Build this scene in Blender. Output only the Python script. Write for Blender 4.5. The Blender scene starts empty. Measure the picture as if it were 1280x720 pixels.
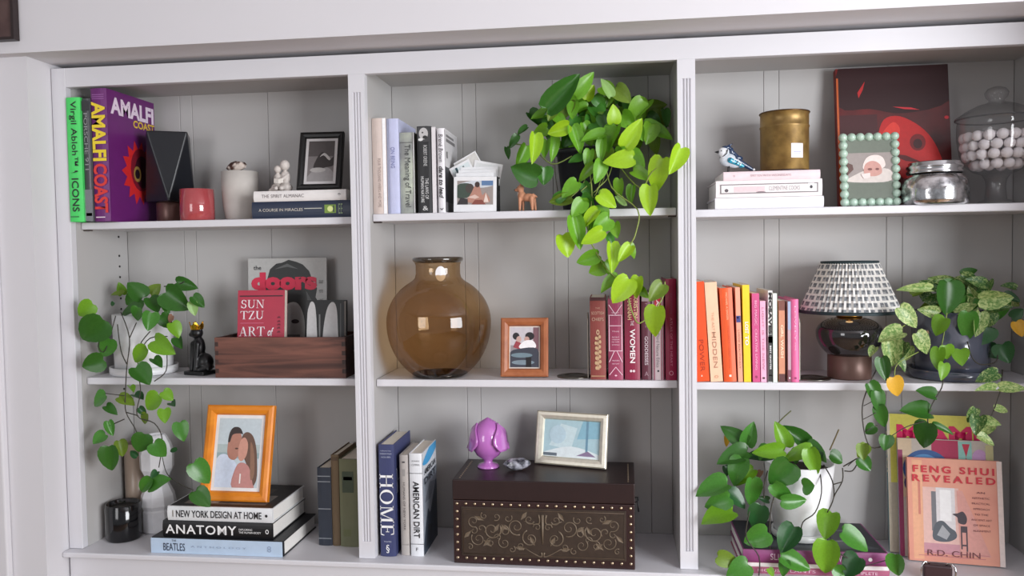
import bpy, bmesh, math, random
from mathutils import Vector, Matrix
random.seed(7)
scene = bpy.context.scene
C = scene.collection
# ------------------------------------------------------------------ camera
F = 1000.0
CAM = Vector((1.4271, -1.963, 0.7761)); YAW, PIT, ROL = 0.1266, 0.0418, -0.0154
fw = Vector((-math.sin(YAW)*math.cos(PIT), math.cos(YAW)*math.cos(PIT), -math.sin(PIT)))
r0 = Vector((math.cos(YAW), math.sin(YAW), 0)); u0 = r0.cross(fw)
rr = r0*math.cos(ROL) + u0*math.sin(ROL); uu = u0*math.cos(ROL) - r0*math.sin(ROL)
cd = bpy.data.cameras.new('camera'); cam = bpy.data.objects.new('camera', cd); C.objects.link(cam)
cd.sensor_width = 36; cd.lens = F/1280*36; cd.clip_start = 0.05
cam.matrix_world = Matrix(((rr.x, uu.x, -fw.x, CAM.x), (rr.y, uu.y, -fw.y, CAM.y), (rr.z, uu.z, -fw.z, CAM.z), (0, 0, 0, 1)))
scene.camera = cam
# ------------------------------------------------------------------ light
vs = scene.view_settings
vs.view_transform = 'Standard'; vs.look = 'None'; vs.exposure = 0.0; vs.gamma = 1; vs.use_curve_mapping = False
wd = bpy.data.worlds.new('world'); scene.world = wd; wd.use_nodes = True
wd.node_tree.nodes['Background'].inputs[0].default_value = (0.93, 0.95, 1.0, 1)
wd.node_tree.nodes['Background'].inputs[1].default_value = 0.32
def area(name, loc, target, sx, sy, power, col):
    l = bpy.data.lights.new(name, 'AREA'); l.shape = 'RECTANGLE'; l.size = sx; l.size_y = sy; l.energy = power; l.color = col
    o = bpy.data.objects.new(name, l); C.objects.link(o); o.location = loc
    o.rotation_euler = (Vector(target)-Vector(loc)).to_track_quat('-Z', 'Y').to_euler()
    return o
area('window_light', (3.95, -2.4, 0.8), (1.3, 0.1, 0.6), 1.75, 1.5, 138, (0.955, 0.972, 1.0))
area('window_light_rear', (-0.4, -3.0, 0.9), (0.6, 0, 0.5), 0.9, 1.4, 18, (0.98, 0.98, 1.0))
# ------------------------------------------------------------------ pixel <-> place
def ray(px, py): return fw + rr*((px-640)/F) + uu*((360-py)/F)
def P(px, py, Y):
    d = ray(px, py); return CAM + d*((Y-CAM.y)/d.y)
def PZ(px, py, Z):
    d = ray(px, py); return CAM + d*((Z-CAM.z)/d.z)
def proj(v):
    v = Vector(v)-CAM; z = v.dot(fw); return 640+F*v.dot(rr)/z, 360-F*v.dot(uu)/z
def X(px, Y, Z):
    py = 400
    for _ in range(4):
        x = P(px, py, Y).x; py = proj((x, Y, Z))[1]
    return x
# ------------------------------------------------------------------ materials
MATS = {}
def lin(c): return tuple(((v/255)/12.92 if v/255 <= 0.04045 else ((v/255+0.055)/1.055)**2.4) for v in c)
def mat(rgb, rough=0.55, metal=0.0, var=0.05, scale=40, trans=0.0, spec=0.5, coat=0.0, bump=0.0):
    key = (tuple(rgb), rough, metal, var, scale, trans, spec, coat, bump)
    if key in MATS: return MATS[key]
    m = bpy.data.materials.new('m_%d_%d_%d' % tuple(rgb)); m.use_nodes = True; nt = m.node_tree
    b = nt.nodes['Principled BSDF']; c = lin(rgb)
    b.inputs['Roughness'].default_value = rough; b.inputs['Metallic'].default_value = metal
    b.inputs['Specular IOR Level'].default_value = spec; b.inputs['Coat Weight'].default_value = coat
    tc = nt.nodes.new('ShaderNodeTexCoord'); n = nt.nodes.new('ShaderNodeTexNoise')
    n.inputs['Scale'].default_value = scale; n.inputs['Detail'].default_value = 3
    nt.links.new(tc.outputs['Object'], n.inputs['Vector'])
    mx = nt.nodes.new('ShaderNodeMix'); mx.data_type = 'RGBA'
    mx.inputs[6].default_value = (*[v*(1-var*2) for v in c], 1); mx.inputs[7].default_value = (*[min(1, v*(1+var*2)) for v in c], 1)
    nt.links.new(n.outputs['Fac'], mx.inputs[0]); nt.links.new(mx.outputs[2], b.inputs['Base Color'])
    if bump:
        bp = nt.nodes.new('ShaderNodeBump'); bp.inputs['Strength'].default_value = bump; bp.inputs['Distance'].default_value = 0.002
        nt.links.new(n.outputs['Fac'], bp.inputs['Height']); nt.links.new(bp.outputs[0], b.inputs['Normal'])
    if trans:
        out = nt.nodes['Material Output']; t = nt.nodes.new('ShaderNodeBsdfTranslucent'); ms = nt.nodes.new('ShaderNodeMixShader')
        nt.links.new(mx.outputs[2], t.inputs[0]); ms.inputs[0].default_value = trans
        nt.links.new(b.outputs[0], ms.inputs[1]); nt.links.new(t.outputs[0], ms.inputs[2]); nt.links.new(ms.outputs[0], out.inputs[0])
    MATS[key] = m; return m
def glass(name, tint, ior=1.45, rough=0.02):
    if name in MATS: return MATS[name]
    m = bpy.data.materials.new(name); m.use_nodes = True; nt = m.node_tree; nt.nodes.remove(nt.nodes['Principled BSDF'])
    out = nt.nodes['Material Output']; t = nt.nodes.new('ShaderNodeBsdfTransparent'); g = nt.nodes.new('ShaderNodeBsdfGlossy')
    t.inputs[0].default_value = (*tint, 1); g.inputs['Roughness'].default_value = rough
    lw = nt.nodes.new('ShaderNodeLayerWeight'); lw.inputs[0].default_value = 0.25
    pw = nt.nodes.new('ShaderNodeMath'); pw.operation = 'POWER'; pw.inputs[1].default_value = 4.0
    ml = nt.nodes.new('ShaderNodeMath'); ml.operation = 'MULTIPLY_ADD'; ml.inputs[1].default_value = .5; ml.inputs[2].default_value = .05
    ms = nt.nodes.new('ShaderNodeMixShader'); fc = nt.nodes.new('ShaderNodeLayerWeight'); fc.inputs[0].default_value = .5
    nt.links.new(fc.outputs['Facing'], pw.inputs[0]); nt.links.new(pw.outputs[0], ml.inputs[0])
    nt.links.new(ml.outputs[0], ms.inputs[0]); nt.links.new(t.outputs[0], ms.inputs[1]); nt.links.new(g.outputs[0], ms.inputs[2])
    # thicker glass is seen edge on: the tint deepens with the facing angle
    p = nt.nodes.new('ShaderNodeMix'); p.data_type = 'RGBA'; p.inputs[6].default_value = (*tint, 1)
    p.inputs[7].default_value = (*[v**1.6*0.8 for v in tint], 1)
    nt.links.new(lw.outputs['Facing'], p.inputs[0]); nt.links.new(p.outputs[2], t.inputs[0])
    nt.links.new(ms.outputs[0], out.inputs[0]); MATS[name] = m; return m
def wood(name, a, b, scale=(3, 40, 40), rough=0.5):
    if name in MATS: return MATS[name]
    m = bpy.data.materials.new(name); m.use_nodes = True; nt = m.node_tree; bs = nt.nodes['Principled BSDF']
    tc = nt.nodes.new('ShaderNodeTexCoord'); mp = nt.nodes.new('ShaderNodeMapping'); mp.inputs['Scale'].default_value = scale
    n = nt.nodes.new('ShaderNodeTexNoise'); n.inputs['Scale'].default_value = 1.5; n.inputs['Detail'].default_value = 6; n.inputs['Distortion'].default_value = 1.2
    cr = nt.nodes.new('ShaderNodeValToRGB'); cr.color_ramp.elements[0].position = .35; cr.color_ramp.elements[1].position = .65
    cr.color_ramp.elements[0].color = (*lin(a), 1); cr.color_ramp.elements[1].color = (*lin(b), 1)
    nt.links.new(tc.outputs['Object'], mp.inputs[0]); nt.links.new(mp.outputs[0], n.inputs['Vector']); nt.links.new(n.outputs['Fac'], cr.inputs[0])
    nt.links.new(cr.outputs[0], bs.inputs['Base Color']); bs.inputs['Roughness'].default_value = rough
    MATS[name] = m; return m
def mottled(name, a, b, scale, lo=.45, hi=.55, rough=.5, metal=0., rough2=None, trans=0, distort=0):
    if name in MATS: return MATS[name]
    m = bpy.data.materials.new(name); m.use_nodes = True; nt = m.node_tree; bs = nt.nodes['Principled BSDF']
    tc = nt.nodes.new('ShaderNodeTexCoord'); n = nt.nodes.new('ShaderNodeTexNoise'); n.inputs['Scale'].default_value = scale
    n.inputs['Detail'].default_value = 4; n.inputs['Distortion'].default_value = distort
    cr = nt.nodes.new('ShaderNodeValToRGB'); cr.color_ramp.elements[0].position = lo; cr.color_ramp.elements[1].position = hi
    cr.color_ramp.elements[0].color = (*lin(a), 1); cr.color_ramp.elements[1].color = (*lin(b), 1)
    nt.links.new(tc.outputs['Object'], n.inputs['Vector']); nt.links.new(n.outputs['Fac'], cr.inputs[0]); nt.links.new(cr.outputs[0], bs.inputs['Base Color'])
    bs.inputs['Roughness'].default_value = rough; bs.inputs['Metallic'].default_value = metal
    if rough2 is not None:
        mr = nt.nodes.new('ShaderNodeMapRange'); mr.inputs[1].default_value = lo; mr.inputs[2].default_value = hi; mr.inputs[3].default_value = rough2; mr.inputs[4].default_value = rough
        nt.links.new(n.outputs['Fac'], mr.inputs[0]); nt.links.new(mr.outputs[0], bs.inputs['Roughness'])
    if trans:
        out = nt.nodes['Material Output']; t = nt.nodes.new('ShaderNodeBsdfTranslucent'); ms = nt.nodes.new('ShaderNodeMixShader')
        nt.links.new(cr.outputs[0], t.inputs[0]); ms.inputs[0].default_value = trans
        nt.links.new(bs.outputs[0], ms.inputs[1]); nt.links.new(t.outputs[0], ms.inputs[2]); nt.links.new(ms.outputs[0], out.inputs[0])
    MATS[name] = m; return m
# ------------------------------------------------------------------ mesh builder
class MB:
    def __init__(s): s.v = []; s.f = []; s.m = []; s.sm = []
    def add(s, vs, fs, mi=0, smooth=False):
        o = len(s.v); s.v += [tuple(v) for v in vs]
        for f in fs: s.f.append([i+o for i in f]); s.m.append(mi); s.sm.append(smooth)
        return s
    def box(s, x0, x1, y0, y1, z0, z1, mi=0):
        return s.add([(x, y, z) for x in (x0, x1) for y in (y0, y1) for z in (z0, z1)],
                     [(0, 1, 3, 2), (4, 6, 7, 5), (0, 4, 5, 1), (2, 3, 7, 6), (0, 2, 6, 4), (1, 5, 7, 3)], mi)
    def bbox(s, x0, x1, y0, y1, z0, z1, b=.002, mi=0):   # bevelled box
        bm = bmesh.new(); bmesh.ops.create_cube(bm, size=1)
        for v in bm.verts: v.co = ((x0+x1)/2+v.co.x*(x1-x0), (y0+y1)/2+v.co.y*(y1-y0), (z0+z1)/2+v.co.z*(z1-z0))
        bmesh.ops.bevel(bm, geom=bm.edges[:], offset=b, segments=2, affect='EDGES', profile=.5)
        return s.bm(bm, mi)
    def bm(s, bm, mi=0, smooth=False):
        bm.verts.index_update(); s.add([v.co[:] for v in bm.verts], [[v.index for v in f.verts] for f in bm.faces], mi, smooth); bm.free(); return s
    def lathe(s, prof, n=32, c=(0, 0, 0), mi=0, smooth=True, cap=True):
        vs = []; fs = []
        for (r, z) in prof:
            for i in range(n):
                a = 2*math.pi*i/n; vs.append((c[0]+r*math.cos(a), c[1]+r*math.sin(a), c[2]+z))
        for k in range(len(prof)-1):
            for i in range(n):
                j = (i+1) % n; fs.append((k*n+i, k*n+j, (k+1)*n+j, (k+1)*n+i))
        if cap:
            if prof[0][0] > 1e-5: fs.append(list(range(n))[::-1])
            if prof[-1][0] > 1e-5: fs.append([(len(prof)-1)*n+i for i in range(n)])
        return s.add(vs, fs, mi, smooth)
    def tube(s, pts, r, n=6, mi=0, r2=None):
        pts = [Vector(p) for p in pts]; vs = []; fs = []; prev = None
        for i, p in enumerate(pts):
            t = (pts[min(i+1, len(pts)-1)]-pts[max(i-1, 0)]).normalized()
            a = Vector((0, 1, 0)) if abs(t.y) < .9 else Vector((1, 0, 0))
            e1 = t.cross(a).normalized(); e2 = t.cross(e1)
            rad = r if r2 is None else r+(r2-r)*i/max(1, len(pts)-1)
            for k in range(n):
                an = 2*math.pi*k/n; vs.append(p+e1*(math.cos(an)*rad)+e2*(math.sin(an)*rad))
        for i in range(len(pts)-1):
            for k in range(n):
                fs.append((i*n+k, i*n+(k+1) % n, (i+1)*n+(k+1) % n, (i+1)*n+k))
        fs.append(list(range(n))[::-1]); fs.append([(len(pts)-1)*n+k for k in range(n)])
        return s.add(vs, fs, mi, True)
    def sphere(s, c, r, sub=2, mi=0, sc=(1, 1, 1)):
        bm = bmesh.new(); bmesh.ops.create_icosphere(bm, subdivisions=sub, radius=1)
        for v in bm.verts: v.co = Vector((c[0]+v.co.x*r*sc[0], c[1]+v.co.y*r*sc[1], c[2]+v.co.z*r*sc[2]))
        return s.bm(bm, mi, True)
    def prism(s, pts, y0, y1, mi=0):     # polygon in x,z extruded along y
        n = len(pts); vs = [(x, y0, z) for x, z in pts]+[(x, y1, z) for x, z in pts]
        return s.add(vs, [list(range(n)), [n+i for i in range(n)][::-1]]+[(i, n+i, n+(i+1) % n, (i+1) % n) for i in range(n)], mi)
    def build(s, name, mats, parent=None, loc=None, rot=None):
        me = bpy.data.meshes.new(name); me.from_pydata(s.v, [], s.f)
        if not isinstance(mats, (list, tuple)): mats = [mats]
        for m in mats: me.materials.append(m)
        me.polygons.foreach_set('material_index', s.m); me.polygons.foreach_set('use_smooth', s.sm); me.update()
        bm = bmesh.new(); bm.from_mesh(me); bmesh.ops.recalc_face_normals(bm, faces=bm.faces); bm.to_mesh(me); bm.free()
        o = bpy.data.objects.new(name, me); C.objects.link(o)
        if parent: o.parent = parent
        if loc is not None: o.location = loc
        if rot is not None: o.rotation_euler = rot
        return o
def tag(o, label, cat, group=None):
    o['label'] = label; o['category'] = cat
    if group: o['group'] = group
    return o
def thing(name, label, cat, loc=(0, 0, 0), rot=(0, 0, 0), group=None):
    o = bpy.data.objects.new(name, None); C.objects.link(o); o.empty_display_size = .02
    o.location = loc; o.rotation_euler = rot; return tag(o, label, cat, group)
def copy_part(src, parent, loc, rot=None):
    c = src.copy(); C.objects.link(c); c.parent = parent; c.location = loc
    if rot is not None: c.rotation_euler = rot
    return c
def blob(name, parts, m, parent, voxel=.0018, smooth=4, caps=()):
    b = MB()
    for c, r, sc in parts: b.sphere(c, r, 3, 0, sc)
    for p0, ra, p1, rb in caps:
        p0 = Vector(p0); p1 = Vector(p1); L = (p1-p0).length; n = max(2, int(L/min(ra, rb)*2)+1)
        for i in range(n+1):
            t = i/n; b.sphere(p0.lerp(p1, t), ra+(rb-ra)*t, 2)
    o = b.build(name, m, parent)
    md = o.modifiers.new('remesh', 'REMESH'); md.mode = 'VOXEL'; md.voxel_size = voxel; md.use_smooth_shade = True
    ms = o.modifiers.new('smooth', 'SMOOTH'); ms.iterations = smooth
    return o
# ------------------------------------------------------------------ lettering and flat print
COVER = {}
def text(parent, s, c, xd, yd, L, H, m, name='lettering', bold=0.0, shear=0.0, lift=.0005, sp=1.0):
    parent = COVER.get(parent.name, parent)
    cu = bpy.data.curves.new(name, 'FONT'); cu.body = s; cu.size = 1; cu.offset = bold; cu.shear = shear; cu.resolution_u = 3; cu.space_character = sp
    t = bpy.data.objects.new(name, cu); me = bpy.data.meshes.new_from_object(t)
    bpy.data.objects.remove(t); bpy.data.curves.remove(cu)
    xs = [v.co.x for v in me.vertices]; ys = [v.co.y for v in me.vertices]
    x0, x1, y0, y1 = min(xs), max(xs), min(ys), max(ys)
    sx = L/(x1-x0); sy = (H/(y1-y0)) if H else sx
    xd = Vector(xd); yd = Vector(yd); n = xd.cross(yd); c = Vector(c)
    for v in me.vertices: v.co = c+xd*((v.co.x-(x0+x1)/2)*sx)+yd*((v.co.y-(y0+y1)/2)*sy)+n*lift
    me.materials.clear(); me.materials.append(m); me.name = name
    o = bpy.data.objects.new(name, me); C.objects.link(o); o.parent = parent; return o
SX, SY = (0, 0, -1), (1, 0, 0)      # spine reading downwards
FX, FY = (1, 0, 0), (0, 0, 1)       # front face
def rounded(pts, k=4):
    n = len(pts); out = []
    for i in range(n):
        p0, p1, p2, p3 = [Vector(pts[(i+j) % n]) for j in (-1, 0, 1, 2)]
        for j in range(k):
            t = j/k; v = .5*((2*p1)+(p2-p0)*t+(2*p0-5*p1+4*p2-p3)*t*t+(3*p1-p0-3*p2+p3)*t**3)
            out.append((min(1, max(0, v.x)), min(1, max(0, v.y))))
    return out
def print_on(parent, c, xd, yd, L, H, shapes, name='print', lift=.0004, soft=True):
    """flat printed picture: coloured polygons in unit coordinates, one thin layer over the other"""
    parent = COVER.get(parent.name, parent)
    xd = Vector(xd); yd = Vector(yd); n = xd.cross(yd); c = Vector(c); b = MB(); ms = []
    for k, (col, pts) in enumerate(shapes):
        if 5 <= len(pts) <= 15 and soft: pts = rounded(pts)
        m = col if not isinstance(col, tuple) else mat(col, .5, var=.06, scale=120)
        if m not in ms: ms.append(m)
        b.add([c+xd*((x-.5)*L)+yd*((y-.5)*H)+n*(lift*.6+lift*.25*k) for x, y in pts], [list(range(len(pts)))], ms.index(m))
    o = b.build(name, ms, parent); return o
def rect(x0, y0, x1, y1): return [(x0, y0), (x1, y0), (x1, y1), (x0, y1)]
def ell(cx, cy, a, b, n=18, t0=0): return [(cx+a*math.cos(t0+2*math.pi*i/n), cy+b*math.sin(t0+2*math.pi*i/n)) for i in range(n)]
# ------------------------------------------------------------------ measured bookcase
W = 0.77; P1L = W; P1R = W+.0423; P2L = P1R+W; P2R = P2L+.0421; XR = 2.448; ZR = 1.2341; ZT = 1.2844; DB = .2475; SB = .0402
S1A, S1B, S1C, S2A, S2B, S2C = .88, .8854, .8787, .459, .4579, .4544
ZF = -.80
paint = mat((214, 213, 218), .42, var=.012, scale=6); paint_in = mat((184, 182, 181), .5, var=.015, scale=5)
wallp = mat((214, 212, 216), .7, var=.012, scale=3)
def struct(name, b, m):
    o = b.build(name, m); o['kind'] = 'structure'; return o
struct('floor', MB().box(-2.2, 5.2, -4.6, .5, ZF-.05, ZF), wood('floor_oak', (120, 92, 66), (160, 126, 92), (2, 14, 14)))
struct('ceiling', MB().box(-2.2, 5.2, -4.6, .5, 1.85, 1.9), wallp)
struct('wall_left', MB().box(-2.2, -.042, -.085, .5, ZF, ZT+.012), wallp)
struct('wall_right', MB().box(XR+.055, 5.2, -.33, .5, ZF, 1.85), wallp)
struct('wall_back', MB().box(-.042, XR+.055, DB+.03, .5, ZF, ZT+.012), wallp)
struct('wall_header', MB().box(-2.2, XR+.055, -.118, .5, ZT+.012, 1.85), wallp)
xt = P(8, 500, -.085).x
struct('trim_1', MB().bbox(xt-.14, xt, -.105, -.085, ZF, ZT+.0115, .004), wallp)
case = thing('built_in_bookcase', 'white built-in bookcase with nine open bays and fluted pilasters', 'bookcase', (0, 0, 0))
def part(name, b, m=paint, parent=case): return b.build(name, m, parent)
part('stile', MB().bbox(-.04, 0, 0, .022, .001, ZT, .0015)); part('stile', MB().bbox(XR, XR+.05, 0, .022, .001, ZT, .0015))
part('top_rail', MB().bbox(-.0005, XR+.0005, .0005, .022, ZR, ZT, .0015))
def pilaster(x0, x1):
    z0, z1 = .045, ZR-.045; w = x1-x0; b = MB(); c = (x0+x1)/2
    for a, e in ((.001, z0), (z1, ZR)): b.box(x0, x1, 0, .022, a, e)
    prof = [(x0, 0)]; g = w*.052
    for k in (-1, 0, 1):
        q = c+k*w*.17
        prof += [(q-g*1.5, 0), (q-g*.8, .004), (q+g*.8, .004), (q+g*1.5, 0)]
    prof += [(x1, 0), (x1, .022), (x0, .022)]
    n = len(prof); vs_ = [(x, y, z0) for x, y in prof]+[(x, y, z1) for x, y in prof]
    b.add(vs_, [(i, (i+1) % n, n+(i+1) % n, n+i) for i in range(n)]+[list(range(n)), [n+i for i in range(n)]])
    return b
part('pilaster', pilaster(P1L, P1R)); part('pilaster', pilaster(P2L, P2R))
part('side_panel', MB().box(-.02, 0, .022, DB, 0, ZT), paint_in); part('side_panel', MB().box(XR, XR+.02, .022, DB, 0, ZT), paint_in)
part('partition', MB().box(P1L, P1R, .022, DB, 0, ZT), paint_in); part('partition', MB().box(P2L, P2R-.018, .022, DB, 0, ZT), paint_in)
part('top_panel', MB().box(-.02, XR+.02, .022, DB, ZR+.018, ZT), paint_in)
part('ledge', MB().bbox(-.041, XR+.045, -.028, DB+.02, -.014, 0, .003))
part('base_cabinet', MB().box(-.036, XR+.04, -.004, DB+.02, ZF, -.014))
BAYS = ((0, P1L), (P1R, P2L), (P2R-.018, XR))
for (x0, x1), za, zb in zip(BAYS, (S1A, S1B, S1C), (S2A, S2B, S2C)):
    for z in (za, zb): part('shelf', MB().bbox(x0+.001, x1-.001, SB, DB-.001, z-.019, z, .0025))
# tongue-and-groove back: every board its own piece
def planks(x0, x1, edges):
    e = [x0]+[P(p, 330, DB).x for p in edges]+[x1]
    for a, c in zip(e[:-1], e[1:]):
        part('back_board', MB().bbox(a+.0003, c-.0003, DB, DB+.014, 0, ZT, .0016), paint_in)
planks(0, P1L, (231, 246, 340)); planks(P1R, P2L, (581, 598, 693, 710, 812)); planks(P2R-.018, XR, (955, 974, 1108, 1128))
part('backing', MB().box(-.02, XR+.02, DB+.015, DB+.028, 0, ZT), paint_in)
hole = mat((40, 38, 38), .8)
hb = MB().lathe([(.0032, 0), (.0032, .0015)], 10).build('shelf_pin_hole', hole, case, (0.0002, .205, .82), (0, math.pi/2, 0))
for k in range(9):
    z = (.79-.031*k) if k < 6 else (.43-.03*(k-6)); copy_part(hb, case, (0.0002, .205, z), (0, math.pi/2, 0))
hb.location.z = .845
brk = mat((60, 45, 40), .5)
for (x, z, sgn) in ((P1R, S1B-.0195, 1), (P2L, S1B-.0195, -1), (0, S1A-.0195, 1), (XR, S1C-.0195, -1)):
    part('shelf_support', MB().box(min(x, x+sgn*.02), max(x, x+sgn*.02), .05, .062, z-.003, z), brk)
# ================================================================== books
PAGE = mat((226, 218, 204), .8, var=.05, scale=200); PAGEW = mat((236, 233, 228), .8, var=.04, scale=200)
WHITE = mat((240, 240, 240), .5); BLACK = mat((18, 18, 20), .45); INK = mat((34, 32, 36), .5)
class Bk: pass
def book_up(name, label, pxl, pxr, pyt, Z, Y, d, col, top=None, group=None, hard=True, rough=.45, page=PAGE, rz=0, gap=.0005, over=.003, w=None):
    """upright book, spine to the room; pxl/pxr measured at the foot of the spine, pyt at its head"""
    x0 = X(pxl, Y, Z)+gap; x1 = X(pxr, Y, Z)-gap
    w = w or x1-x0; tp = P(top if top is not None else pxl, pyt, Y)
    xt = tp.x; h = tp.z-Z; ry = 0
    if top is not None: ry = math.atan2(xt-x0, h); h = math.hypot(h, xt-x0)
    m = col if not isinstance(col, tuple) else mat(col, rough)
    t = thing(name, label, 'book', (x0, Y, Z+.0004), (0, ry, rz), group)
    bt = .0025 if hard else .0007; ov = over if hard else 0; b = MB()
    if hard:     # rounded spine and two boards
        n = 6; pr = [(w*i/n, .0035*(abs(2*i/n-1)**2.2)) for i in range(n+1)]
        pts = pr+[(w, .006), (w-bt, .006), (w-bt, .0048), (bt, .0048), (bt, .006), (0, .006)]
        k = len(pts); b.add([(x, y, 0) for x, y in pts]+[(x, y, h) for x, y in pts], [(i, (i+1) % k, k+(i+1) % k, k+i) for i in range(k)]+[list(range(k)), [k+i for i in range(k)]])
        b.box(0, bt, .0055, d, 0, h); b.box(w-bt, w, .0055, d, 0, h)
    else:
        b.box(0, w, 0, bt, 0, h); b.box(0, bt, bt, d, 0, h); b.box(w-bt, w, bt, d, 0, h)
    COVER[t.name] = b.build('cover', m, t)
    MB().box(bt+.0002, w-bt-.0002, .005 if hard else bt+.0002, d-ov, ov, h-ov-(.0005 if not hard else 0)).build('pages', page, t)
    r = Bk(); r.t = t; r.w = w; r.h = h; r.d = d; r.m = m; r.ry = ry; return r
def spine(b, s, v0, v1, frac, col, off=0.0, **k):
    """downward lettering between heights v0..v1 (0 = head, 1 = foot), its letters frac of the spine wide"""
    c = (b.w*(.5+off), -.0006, b.h*(1-(v0+v1)/2))
    return text(b.t, s, c, SX, SY, b.h*(v1-v0), b.w*frac, col if not isinstance(col, tuple) else mat(col, .5), **k)
def spine_h(b, s, v, L, H, col, **k):
    return text(b.t, s, (b.w*.5, -.0006, b.h*(1-v)), FX, FY, b.w*L, b.h*H, col if not isinstance(col, tuple) else mat(col, .5), **k)
def band(b, v0, v1, u0, u1, col, name='spine_band'):
    c = (b.w*(u0+u1)/2, -.0002, b.h*(1-(v0+v1)/2))
    return print_on(b.t, c, FX, FY, b.w*(u1-u0), b.h*(v1-v0), [(col, rect(0, 0, 1, 1))], name)
def book_flat(name, label, pxl, pxr, Z, th, Y, d, col, group=None, rz=0, hard=True, page=PAGEW, top=None, rough=.45, x0=None, x1=None):
    x0 = X(pxl, Y, Z) if x0 is None else x0; x1 = X(pxr, Y, Z) if x1 is None else x1; w = (x1-x0)
    m = col if not isinstance(col, tuple) else mat(col, rough)
    t = thing(name, label, 'book', (x0, Y, Z+.0003), (0, 0, rz), group); bt = .0025 if hard else .0008; ov = .003 if hard else 0; b = MB()
    n = 6; b.add([(xx, .003*abs(2*i/n-1)**2.2, th*i/n) for xx in (0, w) for i in range(n+1)]+[(xx, .006, z) for xx in (0, w) for z in (0, th)],
        [(i, i+1, n+2+i, n+1+i) for i in range(n)]+[(0, n+1, 2*n+4, 2*n+2), (n, 2*n+1, 2*n+5, 2*n+3), list(range(n+1))+[2*n+3, 2*n+2], list(range(n+1, 2*n+2))+[2*n+5, 2*n+4]])
    b.box(0, w, .006, d, 0, bt); b.box(0, w, .006, d, th-bt, th); b.box(0, w, .006, .0075, bt, th-bt)
    COVER[t.name] = b.build('cover', m, t)
    MB().box(ov, w-ov, .0078, d-ov, bt+.0002, th-bt-.0002).build('pages', page, t)
    if top: print_on(t, (w/2, d/2+.003, th), FX, (0, 1, 0), w*.98, d-.008, top, 'cover_print', .0002)
    r = Bk(); r.t = t; r.w = w; r.h = th; r.d = d; r.m = m; return r
def spine_f(b, s, u0, u1, frac, col, off=0, **k):
    return text(b.t, s, (b.w*(u0+u1)/2, -.0004, b.h*(.5+off)), FX, FY, b.w*(u1-u0), b.h*frac, col if not isinstance(col, tuple) else mat(col, .5), **k)
TALL = 'tall coffee-table books beside the purple one'
# ---- left bay, top shelf
b = book_up('art_book', 'bright green tall hardback with black spine lettering, against the end panel', 87, 104.5, 122, S1A, -.008, .235, (74, 214, 104))
spine(b, 'Virgil Abloh™', .03, .55, .55, INK, .02, bold=.008); spine(b, 'ICONS', .65, .92, .5, INK, .02, bold=.012)
text(b.t, ')', (b.w*.52, -.0006, b.h*.405), FX, (0, .5, .86), b.w*.5, b.h*.03, INK, bold=.02); band(b, .955, .965, .1, .7, (50, 130, 70))
b = book_up('car_book', 'dark grey hardback with silver foot, between green and purple tall books', 106, 117.6, 123, S1A, .0, .23, (70, 70, 74), rough=.25)
spine(b, 'PORSCHE 911', .12, .58, .42, (150, 150, 152)); band(b, .02, .1, .1, .9, (50, 50, 54)); band(b, .74, .995, .04, .96, mat((176, 178, 182), .15, .8)); band(b, .93, .955, .2, .85, (240, 240, 240))
b = book_up('travel_book', 'large purple hardback with yellow and red lettering and a red sunburst', 118, 138, 110.6, S1A, .003, .222, (104, 34, 108), rough=.4)
spine(b, 'AMALFI', .1, .545, .86, (236, 208, 50), bold=.035); spine(b, 'COAST', .565, .935, .86, (214, 54, 50), bold=.035)
for v in (.045, .06, .075): band(b, v, v+.006, .12, .88, (150, 90, 155))
band(b, .965, .972, .12, .7, (230, 215, 225))
CX, CY = (0, 1, 0), (0, 0, 1)
text(b.t, 'AMALFI', (b.w, b.d*.53, b.h*.885), CX, CY, b.d*.9, b.h*.13, mat((232, 214, 232), .5), bold=.04)
text(b.t, 'COAST', (b.w, b.d*.76, b.h*.785), CX, CY, b.d*.46, b.h*.06, mat((226, 190, 60), .5), bold=.03)
star = []
for i in range(28):
    a = 2*math.pi*i/28; q = .5 if i % 2 == 0 else .36; star.append((.5+q*math.cos(a), .5+q*math.sin(a)))
print_on(b.t, (b.w, b.d*.62, b.h*.4), CX, CY, b.d*.72, b.h*.52, [((206, 40, 42), star), ((120, 22, 40), ell(.56, .55, .3, .33)), ((58, 14, 30), ell(.6, .52, .22, .25)), ((150, 120, 60), ell(.45, .48, .11, .12)), ((30, 14, 26), ell(.45, .48, .07, .075))], 'sunburst_print')
band(b, .96, .968, 1.0, 1.0001, (200, 180, 200))
# black faceted diffuser
c = P(214, 270, .162); t = thing('aroma_diffuser', 'black faceted aroma diffuser on a brown round foot', 'diffuser', (c.x, .162, S1A), (0, 0, .45))
zb_ = P(211, 251, .1).z-S1A; zt_ = P(211, 164, .12).z-S1A; bd = MB(); rt, rb_ = .074, .065
vs_ = [(rt*math.cos(math.pi/4+k*math.pi/2), rt*math.sin(math.pi/4+k*math.pi/2), zt_) for k in range(4)]+[(rb_*math.cos(k*math.pi/2), rb_*math.sin(k*math.pi/2), zb_) for k in range(4)]
fs_ = [(0, 1, 2, 3), (4, 7, 6, 5)]
for k in range(4): fs_ += [(k, (k+1) % 4, 4+(k+1) % 4), (k, 4+(k+1) % 4, 4+k)]
bd.add(vs_, fs_); o = bd.build('body', mat((24, 26, 32), .32, var=.02), t)
mv = o.modifiers.new('bevel', 'BEVEL'); mv.width = .003; mv.segments = 2
MB().lathe([(.036, .0005), (.038, .004), (.038, zb_-.003), (.036, zb_)], 32).build('foot', mat((104, 74, 68), .35, .4), t)
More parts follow.
